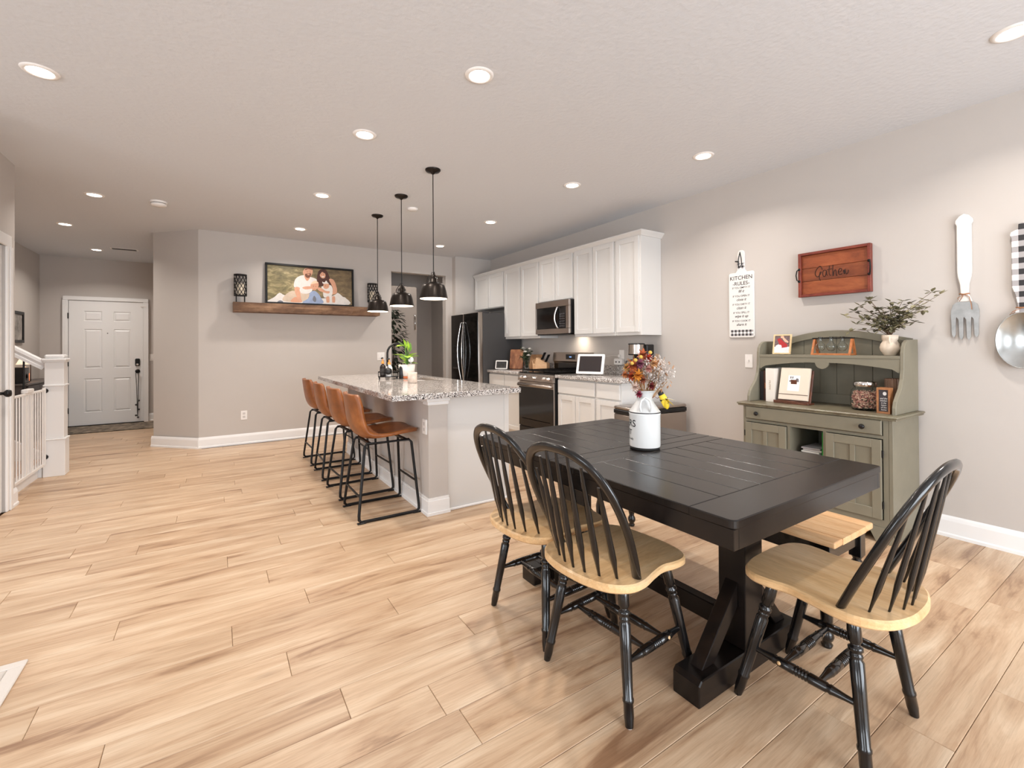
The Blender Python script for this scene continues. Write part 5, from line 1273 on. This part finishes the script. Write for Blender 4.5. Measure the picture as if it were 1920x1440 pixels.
for stroke in ([(685, 690), (660, 625), (620, 630), (560, 700), (540, 780), (570, 830), (620, 815), (665, 740), (640, 745), (625, 850), (650, 910)],
               [(770, 705), (720, 700), (695, 750), (710, 820), (750, 810), (775, 710), (780, 790), (800, 800)],
               [(835, 610), (825, 700), (835, 790), (865, 795)], [(785, 690), (880, 665)],
               [(905, 590), (900, 700), (905, 815), (925, 720), (960, 690), (970, 800), (990, 790)],
               [(1005, 735), (1060, 715), (1075, 670), (1035, 665), (1010, 730), (1030, 780), (1085, 765)],
               [(1110, 690), (1125, 770), (1130, 700), (1150, 670)], [(1140, 690), (1160, 770), (1195, 740), (1205, 690)]):
    pts = smooth_pts([tmap(*p) for p in stroke], 4, False); MB().tube(pts, .0026, 5).build('letter_stroke', pm('burnt_script', (44, 22, 14), .7), t)
# big fork and spoon
M_galv = pm('galvanised_metal', (176, 176, 174), .38, .85, var=.2, vscale=14)
M_rust = pm('rust_edge', (92, 62, 54), .8); M_twine = pm('jute_twine', (166, 118, 84), .9)
t = thing('wall_fork', 'oversized fork with white wooden handle on the wall', 'wall decor', (3.97, .845, 1.27))
yf = .845
hd = [(0, 2.066), (.022, 2.055), (.040, 2.03), (.041, 2.012), (.034, 1.995), (.034, 1.70), (.031, 1.668), (.021, 1.62), (.018, 1.565), (.022, 1.55), (.034, 1.512)]
poly = [(yf - a, z) for a, z in hd] + [(yf + a, z) for a, z in hd[::-1][:-1]]
MB().prism(poly, 'yz', 3.950, 3.972, b=.004).build('handle', pm('white_distressed', (224, 219, 214), .6, var=.04, vscale=20), t)
half = [(.036, 1.512), (.055, 1.495), (.064, 1.46), (.066, 1.42)]
tn = []
tines = [(-.052, .0125), (-.0175, .0125), (.0175, .0125), (.052, .0125)]
out = [(yf + a, z) for a, z in half]
for i, (c, w_) in enumerate(reversed(tines)):
    tip = 1.285 if i in (0, 3) else 1.27
    out += [(yf + c + w_ * .95, 1.40), (yf + c + w_ * .75, tip + .02), (yf + c, tip), (yf + c - w_ * .75, tip + .02), (yf + c - w_ * .8, 1.40)]
    if i < 3: out.append((yf + c - w_ * 1.0, 1.416))
out += [(yf - a, z) for a, z in half[::-1]]
MB().prism(out, 'yz', 3.958, 3.966).build('tines', M_galv, t)
MB().tube([(3.948, yf + .021, 1.562), (3.945, yf, 1.558), (3.948, yf - .021, 1.562), (3.974, yf - .019, 1.562), (3.974, yf + .019, 1.562)], .004, 6, closed=True).tube([(3.946, yf, 1.558), (3.944, yf + .03, 1.535), (3.946, yf + .022, 1.515), (3.946, yf + .004, 1.55)], .002, 5).tube([(3.946, yf, 1.558), (3.944, yf - .024, 1.54), (3.946, yf - .032, 1.49), (3.946, yf - .034, 1.46)], .002, 5).build('twine', M_twine, t)
t = thing('wall_spoon', 'oversized spoon with gingham handle at the right edge', 'wall decor', (3.97, .597, 1.10))
ys = .597
hd = [(0, 1.955), (.014, 1.95), (.018, 1.92), (.045, 1.905), (.050, 1.885), (.044, 1.865), (.044, 1.58), (.030, 1.53), (.022, 1.48), (.022, 1.46), (.034, 1.425)]
poly = [(ys - a, z) for a, z in hd] + [(ys + a, z) for a, z in hd[::-1][:-1]]
t_h = MB().prism(poly, 'yz', 3.950, 3.972, b=.003).build('handle', gingham('gingham_big', .066, off=(.77, .15)), t)
bw = MB(); rings = 7; n_ = 32; vs = []; fs = []
for i in range(rings + 1):
    f_ = i / rings; dpt = .030 * (1 - f_ * f_)
    for k in range(n_):
        a = 2 * PI * k / n_; vs.append((3.940 + dpt * 1.0, ys + .112 * f_ * math.cos(a), 1.265 + .163 * f_ * math.sin(a)))
for i in range(rings):
    for k in range(n_): k2 = (k + 1) % n_; fs.append((i * n_ + k, i * n_ + k2, (i + 1) * n_ + k2, (i + 1) * n_ + k))
bw.add(vs, fs, 0, True); bw.tube([(3.939, ys + .112 * math.cos(2 * PI * k / 32), 1.265 + .163 * math.sin(2 * PI * k / 32)) for k in range(32)], .003, 6, closed=True, mi=1)
bw.build('bowl', [pm('galvanised_bright', (190, 192, 190), .22, .95, var=.12, vscale=10), M_galv], t)
MB().tube([(3.948, ys + .026, 1.458), (3.945, ys, 1.455), (3.948, ys - .026, 1.458), (3.974, ys - .024, 1.458), (3.974, ys + .024, 1.458)], .004, 6, closed=True).tube([(3.946, ys, 1.455), (3.944, ys + .04, 1.435), (3.946, ys + .055, 1.415), (3.946, ys + .03, 1.43)], .002, 5).build('twine', M_twine, t)
# switches and outlets
def plate(nm, lab, cat, c, axis, w, h, detail):
    t = thing(nm, lab, cat, c)
    x, y, z = c
    def bx(o0, o1, a0, a1, z0, z1, b=.002):
        if axis == 'x': return MB().box(x - o1, x - o0, y + a0, y + a1, z + z0, z + z1, b)
        return MB().box(x + a0, x + a1, y - o1, y - o0, z + z0, z + z1, b)
    bx(0.0005, .006, -w / 2, w / 2, -h / 2, h / 2).build('plate', M_plastic_w, t)
    for (a0, a1, z0, z1, d) in detail: bx(.0062, .0062 + d, a0, a1, z0, z1, .0005).build('rocker' if d > .003 else 'socket', M_plastic_w if d > .003 else pm('socket_grey', (205, 200, 196), .4), t)
plate('light_switch', 'white toggle light switch beside the green hutch', 'light switch', (XR, 2.245, 1.105), 'x', .07, .118, [(-.005, .005, -.004, .012, .012)])
plate('wall_outlet', 'white outlet low on the back wall left of the stools', 'outlet', (.308, YB, .375), 'y', .072, .118, [(-.015, .015, .008, .036, .002), (-.015, .015, -.036, -.008, .002)])
plate('light_switch', 'double white light switch left of the back doorway', 'light switch', (2.108, YB, 1.113), 'y', .115, .118, [(-.04, -.008, -.03, .03, .005), (.008, .04, -.03, .03, .005)])
plate('light_switch', 'white light switch right of the front door', 'light switch', (-.925, 10.05, 1.10), 'y', .07, .118, [(-.016, .016, -.03, .03, .005)])

# ================================================================== BACK WALL SHELF
M_rust_w = wood('rustic_beam', (70, 48, 34), (116, 84, 60), (158, 124, 94), (1.3, 9, 9), .7, 2.2, rnd=False, bmp=.4)
sh = bmesh.new(); bmesh.ops.create_grid(sh, x_segments=40, y_segments=1, size=.5); sh.free()
bm_ = MB(); rs = random.Random(4); n_ = 44
vs = []
for i in range(n_ + 1):
    x = .185 + 1.855 * i / n_
    for (y, z) in ((6.712, 1.716), (6.708, 1.775), (6.714, 1.836), (6.8995, 1.838), (6.8995, 1.712)):
        front = y < 6.8
        vs.append((x, y + (rs.uniform(-.004, .004) if front else 0), z + (rs.uniform(-.003, .003) if front and z < 1.83 else 0)))
fs = []
for i in range(n_):
    for k in range(5): k2 = (k + 1) % 5; fs.append((i * 5 + k, i * 5 + k2, (i + 1) * 5 + k2, (i + 1) * 5 + k))
fs += [tuple(range(5)), tuple(range(n_ * 5, n_ * 5 + 5))]
bm_.add(vs, fs)
solo('beam_shelf', 'rustic brown wooden beam shelf on the back wall', 'shelf', bm_, M_rust_w, (1.11, 6.8, 1.712))
zs_ = 1.8395
t = thing('framed_picture', 'long black framed family picture leaning on the beam shelf', 'picture', (1.125, 6.86, zs_))
x0, x1, z0, z1 = .553, 1.697, zs_, 2.393
A = Matrix.Translation((0, 6.838, zs_)) @ Matrix.Rotation(R(-3.0), 4, 'X') @ Matrix.Translation((0, 0, -zs_))
fr = .026
for a in ((x0, x1, z0, z0 + fr), (x0, x1, z1 - fr, z1), (x0, x0 + fr, z0 + fr, z1 - fr), (x1 - fr, x1, z0 + fr, z1 - fr)):
    MB().box(a[0], a[1], -.012, .022, a[2], a[3], .002).xf(A).build('frame_rail', M_black, t)
MB().box(x0 + fr, x1 - fr, .006, .012, z0 + fr, z1 - fr).xf(A).build('backing', M_black, t)
def meadow():
    m, nt, b = node_mat('print_meadow'); v = coords(nt, (3, 3, 7)); f = noise(nt, v, 2.2, 6, .65, .5)
    tc = nt.nodes.new('ShaderNodeTexCoord'); sp = nt.nodes.new('ShaderNodeSeparateXYZ'); nt.links.new(tc.outputs['Object'], sp.inputs[0])
    c1 = ramp(nt, [(.3, lin((70, 66, 40))), (.5, lin((124, 112, 74))), (.7, lin((188, 172, 128)))], f); c2 = ramp(nt, [(.3, lin((74, 60, 42))), (.6, lin((128, 108, 76))), (.8, lin((156, 136, 100)))], f)
    mp = N(nt, 'ShaderNodeMapRange'); mp.inputs[1].default_value = -.2; mp.inputs[2].default_value = .3; nt.links.new(sp.outputs['X'], mp.inputs[0])
    mx = N(nt, 'ShaderNodeMix', data_type='RGBA'); nt.links.new(mp.outputs[0], mx.inputs[0]); nt.links.new(c1, mx.inputs[6]); nt.links.new(c2, mx.inputs[7])
    nt.links.new(mx.outputs[2], b.inputs['Base Color']); b.inputs['Roughness'].default_value = .45; return m
PX0, PX1, PZ0, PZ1 = x0 + fr, x1 - fr, z0 + fr, z1 - fr
def pmap(x, y):
    u = (x - 119) / 1589; tp = 160 + 135 * u; bo = 860 + 55 * u; v = (bo - y) / (bo - tp); u = max(0, min(1, u)); v = max(0, min(1, v))
    return PX0 + u * (PX1 - PX0), PZ0 + v * (PZ1 - PZ0)
fig = MB(); lay = [0]
def sh_(pts, mi, k=3):
    lay[0] += 1; q = [pmap(*p) for p in pts]; q = smooth_pts([(a, c, 0) for a, c in q], k) if k else [(a, c, 0) for a, c in q]
    q = [(max(PX0, min(PX1, a)), max(PZ0, min(PZ1, c))) for a, c, _ in q]
    yy = .0056 - lay[0] * .00016
    fig.add([(a, yy, c) for a, c in q], [tuple(range(len(q)))], mi)
fig.add([(PX0, .0058, PZ0), (PX1, .0058, PZ0), (PX1, .0058, PZ1), (PX0, .0058, PZ1)], [(0, 1, 2, 3)], 0)
WH, SK, SK2, HR, BR, KH, BL, GY, PK = 1, 2, 3, 4, 5, 6, 7, 8, 9
sh_([(119, 840), (240, 770), (330, 690), (430, 740), (700, 780), (1100, 790), (1480, 760), (1590, 790), (1640, 905), (900, 890), (119, 862)], WH)
sh_([(380, 830), (430, 730), (560, 650), (700, 690), (870, 700), (850, 780), (760, 850), (640, 860), (520, 862)], KH)
sh_([(520, 850), (600, 770), (700, 790), (730, 860), (620, 868)], SK2)
sh_([(590, 580), (600, 470), (650, 400), (760, 360), (880, 390), (1000, 430), (1040, 520), (900, 600), (860, 700), (700, 690), (680, 600)], WH)
sh_([(600, 590), (690, 590), (705, 700), (715, 840), (680, 870), (640, 855), (650, 800), (610, 690)], SK)
sh_([(780, 360), (890, 380), (850, 460), (810, 450)], SK2)
sh_([(755, 300), (790, 240), (860, 222), (930, 240), (940, 300), (915, 360), (870, 400), (810, 395), (770, 350)], SK)
sh_([(795, 340), (850, 330), (910, 330), (890, 395), (845, 412), (805, 390)], BR)
sh_([(830, 345), (860, 338), (885, 348), (858, 362)], SK)
sh_([(800, 245), (870, 220), (935, 245), (930, 262), (860, 245), (805, 262)], BR)
sh_([(1025, 560), (1020, 420), (1040, 310), (1100, 250), (1180, 255), (1230, 320), (1270, 420), (1310, 520), (1240, 560), (1120, 560)], HR)
sh_([(1250, 440), (1330, 440), (1380, 520), (1410, 640), (1390, 700), (1300, 720), (1180, 710), (1190, 670), (1310, 640), (1320, 580)], SK)
sh_([(1075, 340), (1110, 300), (1160, 305), (1185, 360), (1170, 410), (1125, 420), (1085, 390)], SK)
sh_([(1105, 385), (1140, 378), (1165, 382), (1135, 402)], WH)
sh_([(1080, 300), (1140, 280), (1170, 330), (1120, 300), (1075, 350)], HR)
sh_([(1370, 720), (1430, 690), (1560, 800), (1600, 900), (1400, 905), (1130, 890), (1200, 800)], WH)
sh_([(690, 640), (720, 590), (880, 560), (930, 620), (900, 680), (840, 700), (720, 680)], WH)
sh_([(740, 595), (800, 570), (900, 570), (920, 610), (800, 625)], SK)
sh_([(880, 690), (960, 650), (1040, 700), (1090, 780), (1140, 870), (1000, 890), (740, 872), (850, 790)], BL)
sh_([(960, 740), (1000, 800), (980, 860), (930, 820)], GY)
sh_([(895, 540), (930, 490), (990, 470), (1045, 510), (1045, 570), (1000, 630), (950, 640), (905, 600)], SK)
sh_([(900, 530), (940, 480), (1000, 466), (1048, 505), (1010, 510), (950, 520)], PK)
sh_([(1100, 580), (1160, 560), (1260, 540), (1310, 580), (1320, 650), (1290, 760), (1150, 770), (1130, 660)], WH)
sh_([(1140, 540), (1170, 500), (1220, 500), (1255, 545), (1235, 600), (1180, 615), (1145, 590)], SK)
sh_([(1120, 480), (1160, 495), (1195, 462), (1225, 500), (1250, 520), (1200, 520), (1135, 520)], WH)
sh_([(1030, 590), (1100, 600), (1180, 650), (1260, 660), (1240, 700), (1140, 680), (1040, 640)], SK)
sh_([(1190, 770), (1250, 760), (1250, 870), (1205, 880)], SK); sh_([(1310, 760), (1365, 760), (1360, 870), (1315, 875)], SK)
sh_([(1200, 870), (1250, 868), (1255, 893), (1205, 895)], WH, 0); sh_([(1310, 866), (1365, 868), (1368, 893), (1305, 893)], WH, 0)
sh_([(300, 850), (340, 832), (385, 850), (385, 872), (295, 866)], GY)
for (ex, ey) in ((835, 300), (895, 305), (1100, 350), (1145, 355), (950, 565), (995, 570), (1180, 560), (1215, 565)): sh_([(ex - 9, ey), (ex, ey - 7), (ex + 9, ey), (ex, ey + 7)], BR, 0)
fig.xf(A).build('print', [meadow(), pm('print_linen', (216, 210, 205), .45, var=.06, vscale=20), pm('print_skin_a', (204, 152, 124), .45, var=.08, vscale=20), pm('print_skin_b', (204, 148, 118), .45), pm('print_hair_dark', (72, 38, 30), .45, var=.3, vscale=30), pm('print_beard', (112, 70, 52), .45), pm('print_khaki', (196, 176, 156), .45, var=.1, vscale=15), pm('print_denim', (142, 156, 184), .45, var=.12, vscale=20), pm('print_grey', (108, 110, 118), .45), pm('print_blond', (232, 196, 166), .45)], t)
# lattice candle lanterns
def make_lantern():
    t = thing('candle_lantern', 'x', 'candle holder', (0, 0, 0), 'black lattice candle lanterns on the beam shelf')
    r_, z0, z1 = .070, .085, .350
    l = MB()
    for s_ in (-1, 1):
        for k in range(11):
            a0 = 2 * PI * k / 11
            l.tube([(r_ * math.cos(a0 + s_ * 1.9 * u / 14), r_ * math.sin(a0 + s_ * 1.9 * u / 14), z0 + (z1 - z0) * u / 14) for u in range(15)], .0038, 5)
    l.build('lattice', M_black, t, local=True)
    for z in (z0, z1): MB().lathe([(r_ - .004, z - .006), (r_ + .004, z - .006), (r_ + .004, z + .006), (r_ - .004, z + .006)], 24).build('ring', M_black, t, local=True)
    MB().lathe([(0, z0 - .006), (r_, z0 - .006), (r_, z0), (0, z0)], 24).build('plate', M_black, t, local=True)
    for k in range(4): a = PI / 4 + k * PI / 2; MB().cyl((r_ * .93 * math.cos(a), r_ * .93 * math.sin(a), 0), (r_ * .93 * math.cos(a), r_ * .93 * math.sin(a), z0), .005, n=8).build('leg', M_black, t, local=True)
    MB().lathe([(.042, z0 + .001), (.042, z0 + .15), (.03, z0 + .155), (0, z0 + .152)], 20).build('candle', pm('candle_wax', (236, 222, 200), .5), t, local=True)
    return t
cl_ = make_lantern(); cl_.location = (.268, 6.795, zs_); cl_['label'] = 'black lattice candle lantern at the left end of the beam shelf'
dup(cl_, (1.955, 6.795, zs_), lab='black lattice candle lantern at the right end, beside the pendant')

# ================================================================== BEHIND THE DOORWAY
t = thing('pantry_cabinet', 'tall pale cabinet with bar handle inside the doorway', 'cabinet', (2.55, 8.1, 0))
M_pan = pm('pantry_greige', (184, 172, 162), .45)
MB().box(2.05, 3.03, 7.82, 8.40, 0, 2.32, .004).build('body', M_pan, t)
MB().prism(rrect(2.55, 3.035, .08, 2.325, .03), 'xz', 7.815, 7.795, b=.004).build('door', M_pan, t)
MB().prism(rrect(2.055, 2.545, .08, 2.325, .03), 'xz', 7.815, 7.795, b=.004).build('door', M_pan, t)
MB().tube([(2.985, 7.795, 1.82), (2.985, 7.755, 1.815), (2.985, 7.755, 1.565), (2.985, 7.795, 1.56)], .012, 8).build('handle', M_chrome, t)
t = thing('artificial_tree', 'dark leafy artificial tree just inside the doorway', 'tree', (2.42, 7.36, 0))
MB().lathe([(.10, 0), (.13, .01), (.15, .26), (.14, .26), (.12, .22), (0, .22)], 20, (2.42, 7.36, 0)).build('pot', pm('dark_pot', (40, 36, 34), .6), t)
rt = random.Random(8); tr = MB(); tl = MB()
for k in range(3): tr.tube([(2.42 + .02 * k, 7.36, .2), (2.40 + .03 * k, 7.36 + .02 * k, .8), (2.39 + .045 * k, 7.37, 1.45)], [.014, .011, .006], 7)
for k in range(420):
    a = rt.uniform(0, 2 * PI); z = rt.uniform(.7, 1.88); rr = .21 * math.sqrt(max(.05, 1 - ((z - 1.25) / .68) ** 2)) * rt.random() ** .5
    c = Vector((2.44 + rr * math.cos(a), 7.36 + rr * math.sin(a), z)); leaf(tl, c, (math.cos(a), math.sin(a), rt.uniform(-1.2, .3)), rt.uniform(.09, .13), rt.uniform(.04, .052))
tr.build('trunk', pm('tree_bark', (80, 62, 50), .9), t); tl.build('foliage', pm('ficus_dark', (44, 52, 38), .5, var=.4, vscale=12), t, kind='stuff')

# ================================================================== STAIRS AND HALL
t = thing('staircase', 'white painted staircase behind the safety gate', 'staircase', (-2.0, 5.8, 0))
M_tread = wood('tread_oak', (150, 110, 80), (178, 136, 102), (196, 156, 122), (9, 1.5, 9), .4)
for k in range(9):
    x1 = -1.45 - .265 * k; z = .185 * (k + 1)
    MB().box(x1 - .02, x1, 5.275, 6.23, z - .185, z - .025).build('riser', M_trim, t)
    MB().box(x1 - .287, x1 + .022, 5.275, 6.23, z - .0245, z, .004).build('tread', M_tread, t)
sk = [(-1.425, 0), (-1.425, .24), (-3.7, 1.86), (-3.7, 1.4), (-1.80, 0)]
MB().prism(sk, 'xz', 6.235, 6.28).build('stringer', M_trim, t)
nx_, ny_ = -1.335, 6.292
t = thing('newel_post', 'white square newel post at the foot of the stairs', 'newel post', (nx_, ny_, 0))
def sq(z0, z1, h, b=.003): return MB().box(nx_ - h, nx_ + h, ny_ - h, ny_ + h, z0, z1, b)
sq(0, .355, .080, .004).build('plinth', M_trim, t); sq(.3555, .372, .086, .005).build('plinth_cap', M_trim, t)
sq(.3725, 1.12, .070, .003).build('shaft', M_trim, t); sq(.885, .902, .080, .004).build('collar', M_trim, t)
sq(1.1205, 1.135, .078, .003).build('neck_mould', M_trim, t); sq(1.1355, 1.160, .088, .006).build('cap_mould', M_trim, t); sq(1.1605, 1.198, .072, .012).build('cap', M_trim, t)
t = thing('handrail', 'white sloping stair handrail running up from the newel post', 'handrail', (-1.75, 6.292, 1.3))
A = math.atan(.70)
MB().prism([(-.030, -.045), (.030, -.045), (.030, -.02), (.022, -.01), (.034, .01), (.030, .032), (.012, .042), (-.012, .042), (-.030, .032), (-.034, .01), (-.022, -.01), (-.030, -.02)], 'yz', 0, 1.15).xf(Matrix.Translation((-1.4055, 6.292, 1.085)) @ Matrix.Rotation(-A, 4, 'Y').inverted() @ Matrix.Rotation(PI, 4, 'Z')).build('rail', M_trim, t)
for k in range(4):
    x = -1.56 - k * .13; MB().cyl((x, 6.26, .24 + (-1.425 - x) * .712), (x, 6.285, 1.04 + (-1.4055 - x) * .70), .008, n=8).build('baluster', M_black, t)
# safety gate
gx = -1.395
t = thing('safety_gate', 'white metal safety gate across the foot of the stairs', 'gate', (gx, 5.74, 0))
M_gate = pm('gate_white', (236, 232, 228), .35)
g0, g1 = 5.30, 6.185
MB().box(gx - .012, gx + .012, g0, g1, .125, .15, .003).build('bottom_rail', M_gate, t)
for a, b2 in ((g0, g0 + .022), (g1 - .022, g1)): MB().box(gx - .012, gx + .012, a, b2, .1505, .88, .003).build('end_post', M_gate, t)
MB().box(gx - .010, gx + .010, g0 + .0225, g1 - .0225, .845, .865, .003).build('top_rail', M_gate, t)
for k in range(12):
    y = g0 + .075 + k * .068
    if k in (4, 6): continue
    MB().cyl((gx, y, .1505), (gx, y, .8445), .0065, n=8).build('bar', M_gate, t)
for k in (4, 6): y = g0 + .075 + k * .068; MB().box(gx - .011, gx + .011, y - .011, y + .011, .1505, .8445, .002).build('door_stile', M_gate, t)
MB().box(gx - .022, gx + .022, g0 + .33, g0 + .50, .866, .90, .006).build('latch', M_gate, t)
for z in (.20, .845):
    MB().cyl((gx, g1, z), (gx, g1 + .022, z), .008, n=8).build('tension_rod', M_black, t)
    MB().lathe([(.016, 0), (.024, .010), (.024, .016)], 14, (gx, g1 + .006, z), axis=(0, 1, 0)).build('wall_cup', M_black, t)
# hall furniture
t = thing('hall_dresser', 'dark grey low dresser along the hall wall', 'dresser', (-2.15, 9.0, 0))
M_dr = pm('dresser_grey', (70, 64, 64), .5, var=.1, vscale=10)
MB().box(-2.295, -2.04, 8.30, 9.72, .08, .785, .004).build('body', M_dr, t); MB().box(-2.297, -2.02, 8.28, 9.74, .7855, .81, .004).build('top', pm('dresser_top', (84, 78, 76), .4), t)
for k in range(3):
    for z in (.10, .335, .57): 
        a = 8.32 + k * .463; d_ = MB().box(-2.04, -2.022, a, a + .452, z, z + .205, .003).build('drawer', M_dr, t)
        MB().tube([(-2.022, a + .17, z + .12), (-2.002, a + .175, z + .12), (-2.002, a + .275, z + .12), (-2.022, a + .28, z + .12)], .005, 6).build('handle', M_black, d_)
for y in (8.33, 9.66):
    for x in (-2.28, -2.08): MB().box(x, x + .04, y, y + .04, 0, .08).build('foot', M_dr, t)
t = thing('candle_warmer_lamp', 'small lit candle warmer lamp glowing orange on the dresser', 'lamp', (-2.15, 8.70, .81))
MB().lathe([(.05, .81), (.05, .822), (.0, .824)], 20, (-2.15, 8.70, 0)).build('base', M_black, t)
MB().tube([(-2.11, 8.76, .82), (-2.11, 8.76, 1.14), (-2.13, 8.73, 1.16), (-2.15, 8.70, 1.15)], .005, 8).build('stem', M_black, t)
MB().lathe([(.035, 1.145), (.045, 1.14), (.085, 1.05), (.083, 1.05), (.042, 1.135), (0, 1.14)], 24, (-2.15, 8.70, 0)).build('shade', pm('warm_shade', (248, 226, 198), .6, emis=.8), t)
MB().lathe([(.040, .825), (.044, .83), (.044, .93), (0, .93)], 22, (-2.15, 8.70, 0)).build('candle_jar', pm('glowing_wax', (224, 118, 58), .4, emis=.9), t)
ld = bpy.data.lights.new('warmer_bulb', 'POINT'); ld.energy = 1.2; ld.color = (1, .6, .3); ld.shadow_soft_size = .02
lo = bpy.data.objects.new('warmer_bulb', ld); COL.objects.link(lo); lo.parent = t; lo.location = (0, 0, .21)
t = thing('black_speaker', 'black box speaker on the dresser behind the gate', 'speaker', (-2.16, 8.45, .81))
MB().box(-2.25, -2.07, 8.36, 8.54, .8105, 1.02, .006).build('cabinet', M_plastic_k, t)
MB().lathe([(.055, 0), (.055, .003), (0, -.004)], 20, (-2.07, 8.45, .90), axis=(1, 0, 0)).build('cone', M_darksteel, t)
t = thing('hall_picture', 'dark framed picture on the hall wall above the handrail', 'picture', (-2.315, 8.99, 1.34))
for a in ((8.70, 9.275, 1.345, 1.385), (8.70, 9.275, 1.745, 1.785), (8.70, 8.74, 1.385, 1.745), (9.235, 9.275, 1.385, 1.745)): MB().box(-2.319, -2.295, *a, .002).build('frame_rail', M_black, t)
MB().box(-2.319, -2.31, 8.74, 9.235, 1.385, 1.745).build('print', pm('hall_print', (150, 144, 138), .5, var=.6, vscale=7), t)
t = thing('door_bell_strap', 'dark strap of bells hanging from the front door knob', 'door strap', (-1.119, 9.96, .08))
MB().tube([(-1.119, 9.958, .895), (-1.10, 9.956, .84), (-1.105, 9.975, .60), (-1.118, 9.985, .10)], .009, 6, flat=.5).tube([(-1.119, 9.958, .895), (-1.138, 9.956, .84), (-1.128, 9.975, .60), (-1.118, 9.985, .11)], .009, 6, flat=.5).build('strap', pm('strap_dark', (52, 48, 46), .8), t)
for k, (x, z) in enumerate(((-1.10, .37), (-1.135, .30), (-1.10, .22), (-1.137, .12), (-1.11, .085))):
    bmx = bmesh.new(); bmesh.ops.create_uvsphere(bmx, u_segments=12, v_segments=8, radius=.016); MB().bm(bmx, 0, True).xf(Matrix.Translation((x, 9.975, z))).build('bell', M_darksteel, t)
# rugs
M_mat = pm('entry_mat_pattern', (124, 112, 98), .95, var=.85, vscale=11, bmp=.4, bscale=90)
t = thing('entry_mat', 'dark patterned entry mat in front of the front door', 'rug', (-1.38, 9.5, 0))
MB().box(-1.99, -.74, 9.12, 9.90, .0005, .010, .003).build('pile', M_mat, t)
MB().box(-2.0, -.73, 9.11, 9.12, .0005, .008).box(-2.0, -.73, 9.90, 9.91, .0005, .008).build('binding', pm('mat_edge', (46, 40, 36), .9), t)
t = thing('area_rug', 'corner of a pale grey rug at the lower left edge', 'rug', (-1.8, 1.4, 0))
MB().box(-3.6, -.680, .40, 2.552, .0005, .009, .003).build('field', pm('rug_field', (198, 190, 182), .95, var=.25, vscale=9, bmp=.4, bscale=200), t)
b_ = MB(); b_.box(-3.65, -.632, 2.553, 2.598, .0005, .010, .003).box(-.679, -.632, .36, 2.5525, .0005, .010, .003).box(-3.65, -.68, .36, .3995, .0005, .010, .003)
b_.build('border', pm('rug_border', (214, 206, 198), .95, bmp=.3, bscale=200), t)
